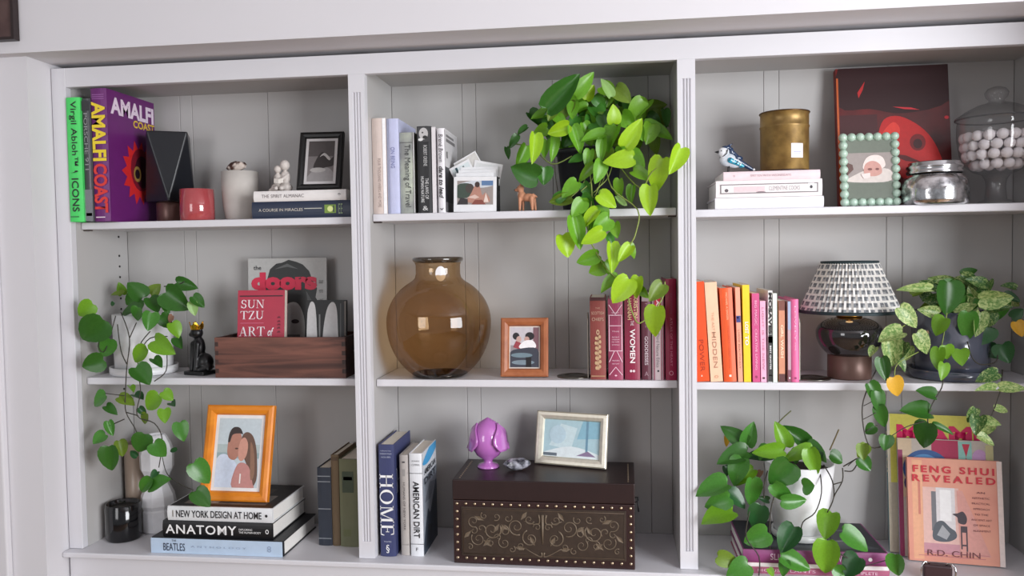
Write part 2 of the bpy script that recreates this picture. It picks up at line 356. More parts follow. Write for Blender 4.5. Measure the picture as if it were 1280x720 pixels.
# dusty red candle
c = P(247, 270, .087); zt_ = P(247, 236, .06).z-S1A; rc = 21*.00213
t = thing('candle_tumbler', 'dusty red glass candle tumbler in front of the panelling', 'candle', (c.x, .087, S1A))
MB().lathe([(rc*.93, .0004), (rc, .004), (rc, zt_), (rc-.002, zt_+.001), (rc-.004, zt_), (rc-.004, zt_-.02), (0, zt_-.02)], 40).build('glass_cup', mat((170, 72, 76), .08, var=.05, coat=1.0), t)
MB().lathe([(rc-.0045, zt_-.0198), (rc-.0045, zt_-.015), (.004, zt_-.014), (0, zt_-.014)], 32).build('wax', mat((176, 96, 92), .5), t)
MB().tube([(0, 0, zt_-.0138), (.001, 0, zt_-.006)], .0009).build('wick', BLACK, t)
# pale grey vessel with stone
c = P(301, 270, .155); zt_ = P(301, 213, .12).z-S1A; rc = .049
t = thing('ceramic_vessel', 'matte pale grey tapered ceramic vessel beside the candle tumbler', 'vessel', (c.x, .155, S1A))
MB().lathe([(rc*.72, .0004), (rc*.8, .006), (rc*.93, .04), (rc, .085), (rc, zt_), (rc-.004, zt_+.0005), (rc-.005, zt_-.004), (0, zt_-.006)], 40).build('body', mat((196, 190, 184), .75), t)
def rock(name, label, loc, sc, m, seed, cat='stone', rot=(0, 0, 0)):
    rg = random.Random(seed); bm = bmesh.new(); bmesh.ops.create_icosphere(bm, subdivisions=2, radius=1)
    pl = [Vector((rg.uniform(-1, 1), rg.uniform(-1, 1), rg.uniform(-1, 1))).normalized() for _ in range(14)]
    for v in bm.verts:
        n = v.co.normalized(); v.co = n*min([.92/max(.35, n.dot(p)) if n.dot(p) > .3 else 1.2 for p in pl]+[1.15])
    zm = min(v.co.z for v in bm.verts)
    for v in bm.verts: v.co = Vector((v.co.x*sc[0], v.co.y*sc[1], (v.co.z-zm)*sc[2]))
    o = MB().bm(bm).build(name, m, None, loc, rot); tag(o, label, cat); return o
rock('brown_stone', 'small brown and white stone resting on the grey vessel', (c.x, .145, S1A+zt_+.0005), (.026, .02, .014), mottled('stone_br', (70, 42, 34), (214, 200, 190), 45, .45, .6, .6), 3, rot=(0, -.2, 0))
# lying books
b = book_flat('navy_book', 'navy hardback lying flat with gold lettering, under the white book', 315, 444, S1A, .0435, .045, .17, (30, 42, 66), x1=.765)
spine_f(b, 'A COURSE IN MIRACLES', .07, .5, .17, (206, 200, 190)); text(b.t, '______', (b.w*.6, -.0005, b.h*.55), FX, FY, b.w*.17, .002, mat((190, 190, 180), .5))
print_on(b.t, (b.w*.765, -.0002, b.h*.5), FX, FY, b.w*.11, b.h*.5, [((120, 150, 60), rect(0, 0, 1, 1)), ((222, 232, 150), ell(.5, .5, .25, .35)), ((30, 42, 66), rect(.75, .1, .85, .9))]); spine_f(b, 'EE', .845, .885, .6, (130, 150, 120))
zA = S1A+.0442
b = book_flat('white_book', 'white paperback lying on the navy book, grey lettering on its spine', 317, 432.5, zA, .0275, .045, .165, (232, 228, 226), hard=False)
spine_f(b, 'THE SPIRIT ALMANAC', .09, .55, .32, (126, 118, 120)); text(b.t, '*', (b.w*.93, -.0005, b.h*.5), FX, FY, .008, .008, mat((70, 66, 70), .5), bold=.03)
zB = zA+.0282
# figurine of two seated figures
c = P(352, 236, .1); t = thing('stone_figurine', 'pale stone figurine of two small seated figures reading together', 'figurine', (c.x, .1, zB))
pm = mat((206, 198, 192), .6, var=.08, scale=120, bump=.3)
blob('body', [((-.012, 0, .012), .016, (1, .9, .8)), ((.012, 0, .012), .018, (1, .9, .8)), ((-.01, .002, .034), .012, (1, .9, 1.5)), ((.011, .002, .038), .0135, (1, .9, 1.5)), ((-.009, -.001, .062), .0095, (1, 1, 1.1)), ((.011, 0, .072), .013, (1, 1, 1.1))], pm, t, .0017, 3,
     caps=[((-.012, -.004, .042), .005, (-.004, -.018, .03), .004), ((.02, -.003, .046), .005, (.006, -.018, .03), .004), ((-.014, -.006, .014), .007, (-.004, -.026, .009), .006), ((.014, -.006, .014), .0075, (.012, -.028, .009), .0065), ((-.03, 0, .006), .0065, (-.02, 0, .008), .006)])
o = MB().add([(-.012, -.022, .024), (.002, -.026, .022), (.014, -.022, .024), (.014, -.019, .036), (.002, -.023, .034), (-.012, -.019, .036)], [(0, 1, 4, 5), (1, 2, 3, 4)]).build('open_book', mat((224, 218, 210), .6), t)
o.modifiers.new('s', 'SOLIDIFY').thickness = .002
# ================================================================== frames
def frame(name, label, pbl, pbr, pyb, pyt, Y, Z, lean, rz, bw, th, mf, shapes, matw=0, matc=WHITE, profile=None, cat='picture frame', ploc=None, mult=1.0, inner=None):
    """standing frame: foot corners in pixels, leaning back by lean, turned by rz; parts: four moulding rails, mat, photo, back, easel leg"""
    p0 = P(pbl, pyb, Y) if ploc is None else ploc[0]; p1 = P(pbr, pyb, Y) if ploc is None else ploc[1]
    w = abs(p1.x-p0.x)/math.cos(rz); cx = (p0.x+p1.x)/2; cy = (p0.y+p1.y)/2
    h = (P((pbl+pbr)/2, pyt, cy+.02).z-Z)/math.cos(lean)*mult
    t = thing(name, label, cat, (cx, cy, Z+.0006+th*.8*math.sin(lean)), (-lean, 0, rz))
    pf = profile or [(0, 0), (.15, -.15), (.5, -.2), (.85, 0), (1, .35), (1, .8), (0, .8)]
    x0, x1, z0, z1 = -w/2, w/2, 0, h
    out = [(x0, z0), (x1, z0), (x1, z1), (x0, z1)]; inn = [(x0+bw, z0+bw), (x1-bw, z0+bw), (x1-bw, z1-bw), (x0+bw, z1-bw)]
    n = len(pf)
    for k in range(4):
        vs_ = []
        for q in (k, (k+1) % 4):
            for (s_, y_) in pf: vs_.append((out[q][0]+(inn[q][0]-out[q][0])*s_, y_*th, out[q][1]+(inn[q][1]-out[q][1])*s_))
        MB().add(vs_, [(i, (i+1) % n, n+(i+1) % n, n+i) for i in range(n)]+[list(range(n)), [n+i for i in range(n)]]).build('rail', mf, t)
    MB().box(x0+bw*.6, x1-bw*.6, th*.55, th*.78, z0+bw*.6, z1-bw*.6).build('backing', mat((60, 50, 44), .8), t)
    iw, ih = w-2*bw, h-2*bw
    MB().box(-iw/2-.001, iw/2+.001, th*.4, th*.54, bw-.001, h-bw+.001).build('mat_board' if matw else 'photo_paper', matc, t)
    print_on(t, (0, th*.4, h/2), FX, FY, iw-2*matw, ih-2*matw, shapes, 'photo', .0004)
    # easel leg resting on the surface behind
    L = h*.62; a = math.radians(18)
    o = MB().add([(-.012, th*.8, L), (.012, th*.8, L), (.016, th*.8+L*math.sin(lean*1.2+.22), L-L*math.cos(lean*1.2+.22)+.006), (-.016, th*.8+L*math.sin(lean*1.2+.22), L-L*math.cos(lean*1.2+.22)+.006)], [(0, 1, 2, 3)]).build('easel_leg', mat((50, 44, 40), .8), t)
    o.modifiers.new('s', 'SOLIDIFY').thickness = .002
    return t, w, h
frame('framed_photo', 'black picture frame with a black-and-white photo, tilted on the white book', 371, 425, 236, 165, .075, zB, math.radians(17), math.radians(4), .0165, .016, mat((14, 14, 15), .4),
      [((120, 114, 114), rect(0, 0, 1, 1)), ((82, 76, 76), rect(0, .62, 1, 1)), ((150, 146, 146), [(0, .1), (.3, .3), (.75, .34), (1, .2), (1, 0), (0, 0)]), ((52, 46, 46), [(.22, .36), (.42, .66), (.6, .72), (.85, .55), (1, .62), (1, .4), (.7, .34), (.4, .3)]), ((176, 172, 170), ell(.4, .28, .3, .06)), ((190, 186, 184), [(.45, .6), (.62, .7), (.86, .56), (.8, .52), (.6, .64)])], .0075, mat((206, 202, 202), .6))
# ---- left bay, middle shelf: cat and box
c = P(251, 468, .11); t = thing('cat_statuette', 'black seated cat statuette wearing a gold crown', 'statuette', (c.x, .11, S2A), (0, 0, -.25))
MB().bbox(-.034, .034, -.028, .028, .0005, .011, .002).build('plinth', mat((16, 16, 18), .4), t)
cm = mat((17, 17, 20), .38)
blob('body', [((.012, .004, .034), .024, (1, .95, 1.05)), ((-.002, -.002, .075), .0185, (1, .9, 1.7)), ((-.004, -.006, .115), .017, (1, 1, .95)), ((-.013, -.014, .111), .0085, (1.1, 1, .8))], cm, t, .0017, 3,
     caps=[((-.012, -.012, .085), .0085, (-.016, -.018, .014), .0055), ((.004, -.013, .085), .0085, (.0, -.02, .014), .0055), ((.026, .0, .022), .013, (.012, -.018, .015), .008), ((.03, .012, .02), .005, (.034, -.008, .015), .004), ((-.014, -.004, .126), .005, (-.016, -.003, .138), .0015), ((.008, -.004, .126), .005, (.01, -.003, .138), .0015)])
cr = MB(); n = 20; rc = .0165
vs_ = []
for i in range(n):
    a = 2*math.pi*i/n; vs_ += [(rc*math.cos(a), rc*math.sin(a), 0), (rc*1.12*math.cos(a), rc*1.12*math.sin(a), .018 if i % 4 == 0 else (.008 if i % 4 == 2 else .0125))]
cr.add(vs_, [(2*i, 2*((i+1) % n), 2*((i+1) % n)+1, 2*i+1) for i in range(n)])
for i in range(0, n, 4): a = 2*math.pi*i/n; cr.sphere((rc*1.12*math.cos(a), rc*1.12*math.sin(a), .019), .0022, 1)
o = cr.build('crown', mat((222, 170, 50), .25, 1), t, (-.004, -.005, .125)); o.modifiers.new('s', 'SOLIDIFY').thickness = .0015
# dovetailed wooden box
walnut = wood('walnut', (66, 37, 30), (122, 76, 62), (2.2, 20, 26)); end_w = wood('walnut_end', (40, 22, 18), (66, 38, 30), (20, 3, 20))
YB = .05; x0 = X(269.5, YB, S2A); x1 = X(432.5, YB, S2A); hb_ = P(340, 422, YB).z-S2A; bw_ = x1-x0; bdp = .165
t = thing('wooden_box', 'open walnut-brown wooden box with dovetailed corners holding printed matter', 'box', (x0, YB, S2A+.0004))
th = .010; MB().box(th, bw_-th, th, bdp-th, 0, .006).build('bottom', walnut, t)
nt_ = 9; zs = [hb_*i/nt_ for i in range(nt_+1)]
def side(front):
    bb = MB(); y0, y1 = (0, th) if front else (bdp-th, bdp); bb.box(th, bw_-th, y0, y1, 0, hb_)
    for i in range(nt_):
        if i % 2 == 0: bb.box(0, th, y0, y1, zs[i], zs[i+1]); bb.box(bw_-th, bw_, y0, y1, zs[i], zs[i+1])
    return bb
side(True).build('front_panel', walnut, t); side(False).build('rear_panel', walnut, t)
for e in (0, 1):
    xa, xb = (0, th) if e == 0 else (bw_-th, bw_); bb = MB().box(xa, xb, th, bdp-th, 0, hb_)
    for i in range(nt_):
        if i % 2: bb.box(xa, xb, .0003, th, zs[i], zs[i+1]); bb.box(xa, xb, bdp-th, bdp-.0003, zs[i], zs[i+1])
    o = bb.build('end_panel', end_w, t)
MB().tube([(bw_, .06, hb_*.6), (bw_+.007, .062, hb_*.6), (bw_+.007, .098, hb_*.6), (bw_, .1, hb_*.6)], .0018).build('handle', mat((150, 150, 150), .3, 1), t)
zbx = S2A+.0075
def board(name, label, cat, p_l, p_r, pyt, Y, Z, rz, lean, th, col, page=None, h=None, shapes=None, w=None, hard=False, paper_name='pages', x0=None, mult=1.0):
    """a book or magazine standing with its front cover to the room; origin at the foot's left corner"""
    p0 = X(p_l, Y, Z) if x0 is None else x0; w = w or (X(p_r, Y, Z)-p0)/math.cos(rz); h = h or (P((p_l+p_r)/2, pyt, Y+.02).z-Z)/math.cos(lean)*mult
    t = thing(name, label, cat, (p0, Y, Z+.0005+th*math.sin(lean)), (-lean, 0, rz)); m = col if not isinstance(col, tuple) else mat(col, .4)
    ct = min(.0022, th*.2) if hard else min(.0008, th*.25)
    bb = MB().box(0, w, 0, ct, 0, h).box(0, w, th-ct, th, 0, h).box(0, ct, ct, th-ct, 0, h); COVER[t.name] = bb.build('cover', m, t)
    ov = .003 if hard else .0003
    MB().box(ct+.0002, w-ov, ct+.0002, th-ct-.0002, ov, h-ov).build('pages', page or PAGEW, t)
    if shapes: print_on(t, (w/2, 0, h/2), FX, FY, w, h, shapes, 'cover_print', .0003)
    r = Bk(); r.t = t; r.w = w; r.h = h; return r
# magazine with a portrait and a red masthead
b = board('music_magazine', 'grey magazine with a dark-haired portrait and red rounded masthead, in the wooden box', 'magazine', 311, 409, 323, .19, zbx, 0, math.radians(3), .004, (186, 186, 184), shapes=[((188, 188, 186), rect(0, 0, 1, 1)),
    ((44, 46, 46), [(.28, .2), (.1, .36), (.03, .44), (.08, .5), (.02, .58), (.1, .64), (.14, .74), (.24, .8), (.28, .9), (.36, .95), (.44, .96), (.52, .985), (.62, .965), (.7, .94), (.78, .88), (.82, .8), (.88, .72), (.86, .64), (.92, .56), (.87, .48), (.88, .38), (.74, .2)]), ((96, 98, 98), [(.34, .9), (.5, .95), (.64, .9), (.5, .92)]), ((92, 94, 94), [(.2, .7), (.34, .66), (.44, .6), (.34, .62)]), ((84, 86, 86), [(.74, .7), (.82, .6), (.8, .48), (.76, .6)]), ((70, 74, 72), [(.1, .6), (.3, .62), (.42, .56), (.36, .45), (.16, .5)]),
    ((150, 148, 146), [(.4, .2), (.38, .45), (.5, .58), (.64, .58), (.72, .42), (.68, .2)]), ((40, 38, 40), ell(.6, .42, .05, .02)), ((90, 88, 88), [(.52, .2), (.5, .3), (.66, .3), (.66, .2)])])
text(b.t, 'doors', (b.w*.46, 0, b.h*.79), FX, FY, b.w*.84, b.h*.165, mat((214, 36, 74), .5), bold=.07, lift=.0012); text(b.t, 'the', (b.w*.12, 0, b.h*.915), FX, FY, b.w*.1, b.h*.04, INK, bold=.01, lift=.0012)
for k in range(5): text(b.t, ('ISSUE', 'NOTES', 'LIVE', 'SOUND', 'DEUX')[k], (b.w*.93, 0, b.h*(.78-.085*k)), FX, FY, b.w*.05, b.h*.03, mat((110, 110, 108), .5), lift=.0012)
# red book
b = board('strategy_book', 'crimson book with white serif lettering leaning in the wooden box', 'book', 296, 354, 364, .098, zbx, math.radians(2), math.radians(6), .02, (170, 14, 54), page=PAGE, hard=False)
WS = mat((240, 228, 232), .5)
hh = b.h; z_of = lambda py: (P(330, py, .105).z-zbx)
SERIF = []
def serif_text(parent, s, c, xd, yd, L, H, m, stretch=1): SERIF.append((parent, s, c, xd, yd, L, H, m))
serif_text(b.t, 'SUN', (b.w*.32, 0, z_of(381)), FX, FY, b.w*.5, .0225, WS); serif_text(b.t, 'TZU', (b.w*.31, 0, z_of(395)), FX, FY, b.w*.5, .0225, WS)
serif_text(b.t, 'ART', (b.w*.31, 0, z_of(415.5)), FX, FY, b.w*.55, .0255, WS); text(b.t, 'of', (b.w*.71, 0, z_of(416)), FX, FY, b.w*.13, .0235, WS, shear=.35, bold=.02)
print_on(b.t, (b.w*.5, 0, z_of(371)), FX, FY, b.w*.92, .0035, [((60, 14, 30), rect(0, 0, 1, 1))]); print_on(b.t, (b.w*.31, 0, z_of(405)), FX, FY, b.w*.5, .001, [((220, 120, 150), rect(0, 0, 1, 1))])
for k, py in enumerate((398, 403, 407, 411, 416)): print_on(b.t, (b.w*.88, 0, z_of(py)), FX, FY, b.w*.07, .006, [((110, 12, 40), [(0, 0), (.6, .2), (1, 0), (.8, 1), (.2, .8)])], 'seal_print')
# black-and-white book
b = board('photo_book', 'black book with two pale arched shapes on its cover, in the wooden box', 'book', 381.5, 437, 376, .10, zbx, 0, math.radians(4), .03, (20, 20, 22), hard=True, x0=X(383, .1, zbx), w=.105,
    shapes=[((22, 22, 24), rect(0, 0, 1, 1)), ((202, 200, 200), [(.02, 0), (.02, .72), (.08, .93), (.16, .98), (.24, .9), (.28, .6), (.3, 0)]), ((202, 200, 200), [(.42, 0), (.44, .5), (.54, .85), (.68, .97), (.8, .9), (.84, .6), (.84, 0)]), ((120, 120, 120), rect(.335, 0, .375, .8)), ((80, 80, 80), rect(.9, 0, .93, .95))])
# ---- left bay, bottom shelf: stack of three and orange frame
def flat_on(name, label, pl, pr, py, Z, th, d, col, Yf=None, **k):
    a = PZ(pl, py, Z) if Yf is None else P(pl, py, Yf); return a
YS = .002
q0 = PZ(189, 690, 0); q1 = PZ(352, 696, 0)
rzs = math.atan2(q1.y-q0.y, q1.x-q0.x)
rzs = max(-.03, min(.03, rzs)); YS = max(-.02, min(.03, (q0.y+q1.y)/2))
CARB = mat((30, 30, 34), .4)
b = book_flat('music_book', 'pale blue thick hardback at the bottom of the stack under the orange frame', 189.5, 355, 0, .0405, YS, .225, (22, 24, 30), rz=rzs)
print_on(b.t, (b.w*.5, -.0032, b.h*.5), FX, FY, b.w*.995, b.h*.99, [(mat((186, 206, 228), .35), rect(0, 0, 1, 1))], 'spine_jacket', .0002)
for s, u0, u1, f, of in (('BEATLES', .1, .265, .5, -.06), ('THE', .165, .2, .13, .36)): text(b.t, s, (b.w*(u0+u1)/2, -.004, b.h*(.5+of)), FX, FY, b.w*(u1-u0), b.h*f, mat((36, 44, 66), .5), bold=.0)
text(b.t, 'A N T H O L O G Y', (b.w*.52, -.004, b.h*.5), FX, FY, b.w*.42, b.h*.12, mat((150, 166, 190), .5)); text(b.t, '8', (b.w*.9, -.004, b.h*.5), FX, FY, b.w*.03, b.h*.4, mat((150, 166, 190), .5))
z1 = .0412; b = book_flat('anatomy_book', 'black hardback with bold white lettering in the middle of the stack', 203.5, 341, z1, .0425, YS+.006, .222, (20, 20, 23), rz=rzs)
spine_f(b, 'ANATOMY', .03, .68, .58, WHITE, bold=.014, sp=1.12); spine_f(b, 'EXPLORING\nTHE HUMAN BODY', .7, .9, .3, WHITE); text(b.t, 'o', (b.w*.955, -.0005, b.h*.5), FX, FY, b.w*.03, b.h*.28, WHITE)
z2 = z1+.0432; b = book_flat('design_book', 'white-spined design hardback topping the stack, carrying the orange frame', 209.5, 341, z2, .038, YS+.008, .215, (226, 228, 230), rz=rzs,
    top=[((34, 32, 32), rect(0, 0, 1, 1)), ((120, 112, 106), rect(.1, .1, .9, .5)), ((170, 164, 158), rect(.2, .5, .45, .9)), ((70, 60, 56), rect(.5, .2, .8, .8)), ((200, 196, 190), rect(.3, .15, .42, .4))])
spine_f(b, 'NEW YORK DESIGN AT HOME', .085, .9, .5, INK, bold=.012); text(b.t, 'I', (b.w*.055, -.0005, b.h*.5), FX, FY, b.w*.008, b.h*.45, mat((120, 110, 100), .5)); text(b.t, '•', (b.w*.945, -.0005, b.h*.5), FX, FY, b.w*.025, b.h*.2, INK)
z3 = z2+.0386
orange = wood('orange_wood', (214, 120, 18), (236, 146, 34), (6, 30, 6), .4)
sky_, skin1, skin2 = (196, 208, 214), (178, 124, 106), (204, 148, 130)
frame('framed_photo', 'orange picture frame with a couple photo, standing on the stacked books', 248.5, 334, 629, 512, .042, z3, math.radians(14), math.radians(-1), .0265, .018, orange,
    [(sky_, rect(0, 0, 1, 1)), ((176, 190, 190), rect(0, .45, 1, .62)), ((150, 172, 176), rect(0, .42, 1, .5)), ((212, 222, 240), [(0, 0), (0, .38), (.15, .48), (.35, .42), (.5, .3), (.52, 0)]), (skin1, [(.24, .52), (.26, .72), (.34, .8), (.5, .8), (.56, .7), (.54, .52), (.44, .4), (.3, .42)]), ((52, 40, 38), [(.24, .66), (.27, .8), (.36, .87), (.5, .86), (.58, .77), (.5, .78), (.34, .76), (.29, .66)]),
     ((104, 76, 62), [(.56, .72), (.66, .8), (.8, .76), (.9, .62), (.96, .4), (.98, .12), (.86, .02), (.74, .3), (.6, .5)]), (skin2, [(.5, .54), (.54, .68), (.64, .72), (.72, .62), (.7, .46), (.6, .38), (.52, .42)]), ((192, 134, 128), [(.42, 0), (.46, .26), (.58, .36), (.78, .3), (.9, .06), (.9, 0)]), ((140, 104, 82), [(.78, .66), (.88, .5), (.92, .2), (.84, .12), (.8, .4)]), ((90, 60, 50), ell(.46, .56, .04, .012)), ((236, 230, 226), rect(.58, .06, .61, .2))], .009, mat((236, 234, 234), .6))
# three old books at the pilaster
a = PZ(405, 680, 0); YO = max(.035, min(.08, a.y))
b = book_up('antique_book', 'worn navy leather-bound book with silver bands, left of the brown one', 398, 415.5, 585, 0, YO, .15, (44, 50, 62), rough=.5)
for v in (.1, .17, .52, .9): band(b, v, v+.012, .03, .97, (128, 132, 138))
b = book_up('antique_book', 'worn brown cloth book squeezed between navy and green books', 415.5, 425.5, 569, 0, YO, .15, (104, 86, 64), rough=.75); band(b, .02, .06, .1, .9, (80, 62, 44))
b = book_up('antique_book', 'olive green cloth book with a dark green spine label', 425.5, 451, 574, 0, YO-.004, .155, (112, 114, 88), rough=.75, w=None)
band(b, .14, .38, .16, .72, (64, 76, 58)); band(b, .2, .24, .22, .66, (90, 96, 76)); band(b, .8, .88, .16, .55, (104, 108, 72))
# black jar candle, white vase, taupe glass
a = PZ(155, 680, 0); Yc = min(.11, a.y+.045); rj = 22.5*.00205; xc = X(155.5, Yc, 0); hj = P(155, 631, Yc-.02).z
t = thing('candle_jar', 'glossy black glass candle jar with a white side label', 'candle', (xc, Yc, 0))
MB().lathe([(rj*.94, .0004), (rj, .005), (rj, hj-.002), (rj-.002, hj), (rj-.004, hj-.002), (rj-.004, hj-.018), (0, hj-.018)], 40).build('jar', mat((12, 12, 15), .12, coat=.3), t)
MB().lathe([(rj-.0045, hj-.0178), (rj-.0045, hj-.012), (0, hj-.0115)], 32).build('wax', mat((60, 58, 56), .5), t)
lb = MB(); vs_ = []; nn = 8
for i in range(nn+1):
    a_ = math.radians(190+i*4.2); vs_ += [((rj+.0005)*math.cos(a_), (rj+.0005)*math.sin(a_), .012), ((rj+.0005)*math.cos(a_), (rj+.0005)*math.sin(a_), hj-.01)]
lb.add(vs_, [(2*i, 2*i+2, 2*i+3, 2*i+1) for i in range(nn)]).build('label', WHITE, t)
Yv = .165; xv = X(199, Yv, 0); sc_ = .00222
t = thing('white_vase', 'white ceramic bottle vase with faceted waist behind the black jar', 'vase', (xv, Yv, 0))
zz = lambda py: P(199, py, Yv-.03).z
pr = [(.042, .0005), (.046, .004), (.0465, zz(640)), (.044, zz(638)), (.0495, zz(633)), (.046, zz(622)), (.031, zz(608)), (.033, zz(600)), (.046, zz(588)), (.047, zz(570)), (.04, zz(558)), (.028, zz(548)), (.024, zz(546)), (.02, zz(552))]
MB().lathe(pr, 9, smooth=False).build('body', mat((226, 226, 230), .25, coat=.4), t)
xg = X(172, .185, 0); zg = P(158, 556, .16).z
t = thing('glass_cylinder', 'tall taupe glass cylinder behind the trailing leaves and black jar', 'vase', (xg, .19, 0))
MB().lathe([(.029, .0005), (.032, .004), (.032, zg), (.029, zg), (.029, .008), (0, .008)], 32).build('body', mat((150, 132, 118), .3), t)
xk = X(134, .215, 0); zk0 = .0005
t = thing('blank_card', 'small plain white card leaning on the back boards behind trailing leaves', 'card', (X(118, .2, 0), .212, 0), (-.1, 0, 0)); MB().box(0, .07, 0, .002, .0004, P(134, 556, .22).z).build('sheet', mat((228, 226, 220), .7), t)
# ================================================================== middle bay, top shelf
b = book_up('paper_book', 'cream hardback with white jacket edge against the fluted pilaster', 466.5, 484.6, 148, S1B, .047, .19, (214, 198, 190)); spine(b, 'FOUR THOUSAND WEEKS AND MORE', .42, .93, .2, (150, 130, 124)); band(b, .002, .998, .76, .995, (242, 242, 246))
b = book_up('paper_book', 'lavender blue hardback with faint spine lettering', 485.2, 500, 148.5, S1B, .05, .185, (190, 194, 224)); spine(b, 'ON BEING', .3, .52, .35, (120, 124, 170)); band(b, .002, .998, .0, .16, (150, 154, 176))
b = book_up('paper_book', 'sage grey hardback with dark vertical title beside the lavender book', 500.6, 519.5, 166, S1B, .056, .18, mottled('sagegrey', (140, 142, 140), (190, 198, 180), 9, .4, .6)); spine(b, 'The Meaning of Travel', .15, .92, .5, (56, 58, 58)); band(b, .0, .99, .93, .998, (214, 214, 214)); band(b, .12, .128, .05, .9, (90, 90, 90))  # pale strip down the right edge is a painted edge highlight
b = book_up('paper_book', 'black hardback with a grey portrait at the head of its spine', 522.5, 540.2, 158, S1B, .045, .18, (34, 34, 36))
print_on(b.t, (b.w*.5, -.0003, b.h*.905), FX, FY, b.w*.86, b.h*.17, [((60, 60, 62), rect(0, 0, 1, 1)), ((190, 188, 188), ell(.5, .55, .38, .4)), ((70, 70, 70), ell(.42, .62, .08, .06)), ((40, 40, 40), ell(.62, .3, .2, .12)), ((220, 220, 220), ell(.25, .15, .2, .1))], 'portrait_print')
spine(b, 'ROBERT GREENE', .22, .46, .26, (196, 196, 196), .1); spine(b, 'THE LAWS OF', .6, .84, .24, (220, 220, 220), .18); spine(b, 'HUMAN NATURE', .58, .88, .22, (220, 220, 220), -.14); text(b.t, '&', (b.w*.55, -.0006, b.h*.055), FX, FY, b.w*.4, b.h*.05, mat((210, 210, 210), .5))
b = book_up('paper_book', 'thin white paperback between two black edged books', 541, 546, 159, S1B, .047, .16, (224, 220, 222), hard=False)
b = book_up('paper_book', 'white hardback with bold italic title, cover facing the polaroids', 547.6, 557.5, 160.5, S1B, .045, .165, (228, 226, 230))
spine(b, 'Brené Brown', .07, .4, .55, (70, 66, 70), shear=.15); spine(b, 'dare to lead', .45, .83, .6, INK, bold=.02, shear=.3); text(b.t, 'v', (b.w*.5, -.0006, b.h*.04), FX, FY, b.w*.5, b.h*.025, INK)
print_on(b.t, (b.w, b.d*.5, b.h*.5), CX, CY, b.d*.98, b.h*.98, [((206, 204, 206), rect(0, 0, 1, 1)), ((34, 34, 40), rect(0, .0, 1, .55)), ((110, 108, 112), rect(0, 0, 1, .12)), ((120, 118, 120), rect(.1, .86, .8, .9)), ((120, 118, 120), rect(.1, .92, .7, .95)), ((110, 108, 110), rect(.1, .66, .2, .74))], 'cover_print')
# polaroid holder and prints
x0 = X(567, .06, S1B); t = thing('print_holder', 'small black open holder packed with instant photo prints', 'holder', (x0, .06, S1B+.0004))
wH = X(622, .06, S1B)-x0; bb = MB().box(0, wH, 0, .05, 0, .004); bb.build('base', BLACK, t); MB().box(0, .003, .004, .05, .004, .055).build('side', BLACK, t); MB().box(wH-.003, wH, .004, .05, .004, .055).build('side', BLACK, t); MB().box(0, wH, .047, .05, .004, .07).build('back', BLACK, t)
MB().tube([(wH-.001, .02, .087), (wH+.004, .02, .087)], .002).build('knob', BLACK, t); MB().box(wH-.003, wH, .01, .03, .055, .09).build('post', BLACK, t)
GP = 'instant photo prints in the black holder'
def polaroid(label, x, y, z, w, h, rx, ry, shapes, rz=0, group=None):
    t = thing('instant_print', label, 'photo', (x, y, z), (rx, ry, rz), group); MB().box(-w/2, w/2, 0, .0006, 0, h).build('paper', mat((228, 228, 230), .45), t)
    if shapes: print_on(t, (0, 0, h*.55), FX, FY, w*.84, h*.68, shapes, 'photo')
    return t
zp = S1B+.0048; xm = x0+wH/2
hp = P(595, 221, .06).z-zp
polaroid('instant photo of people outdoors at the front of the black holder', xm-.001, .0575, zp-.004, wH*.97, hp+.004, -.03, .02, [((150, 140, 136), rect(0, 0, 1, 1)), ((200, 204, 210), [(0, .8), (.4, 1), (1, 1), (1, .8), (.6, .7)]), ((60, 74, 64), [(0, .3), (0, .8), (.25, .9), (.42, .8), (.5, .5), (.3, .3)]), ((70, 62, 58), ell(.35, .68, .12, .2)), ((90, 120, 160), rect(.68, .8, 1, 1)), ((176, 128, 112), [(.3, .1), (.4, .5), (.52, .85), (.62, .8), (.7, .4), (.8, .5), (.9, .1)]), ((60, 44, 42), ell(.56, .84, .07, .12)), ((212, 184, 172), [(.28, .3), (.5, .42), (.62, .3), (.5, .24)]), ((130, 70, 60), [(.4, 0), (.5, .2), (.7, .2), (.8, 0)]), ((226, 206, 196), [(.74, .1), (.8, .5), (.88, .1)]), ((50, 46, 48), [(0, 0), (.1, .3), (.3, .22), (.3, 0)])])
for k in range(3): polaroid('plain back of an instant photo standing behind the front print', xm+.004*k-.002, .068+.009*k, zp, wH*.86, hp+.012+.0085*k, -.06, .0, None, group=GP)
polaroid('instant photo sticking up at a slant with dark stripes', xm-.024, .0925, zp+.074, .058, .055, -.05, -.45, [((210, 220, 222), rect(0, 0, 1, 1)), ((40, 70, 80), rect(.2, 0, .32, 1)), ((120, 130, 130), rect(.6, .3, .7, .9))])
polaroid('pale instant photo standing tallest with a pointed corner', xm+.0, .0985, zp+.078, .066, .072, -.05, -.5, [((206, 204, 200), rect(-.05, -.1, 1.05, 1.1))])
polaroid('white instant photo fanned to the right above the stack', xm+.02, .0965, zp+.072, .075, .055, -.05, .2, [((216, 218, 218), rect(0, 0, 1, 1)), ((170, 176, 176), rect(.5, .3, .9, .7))])
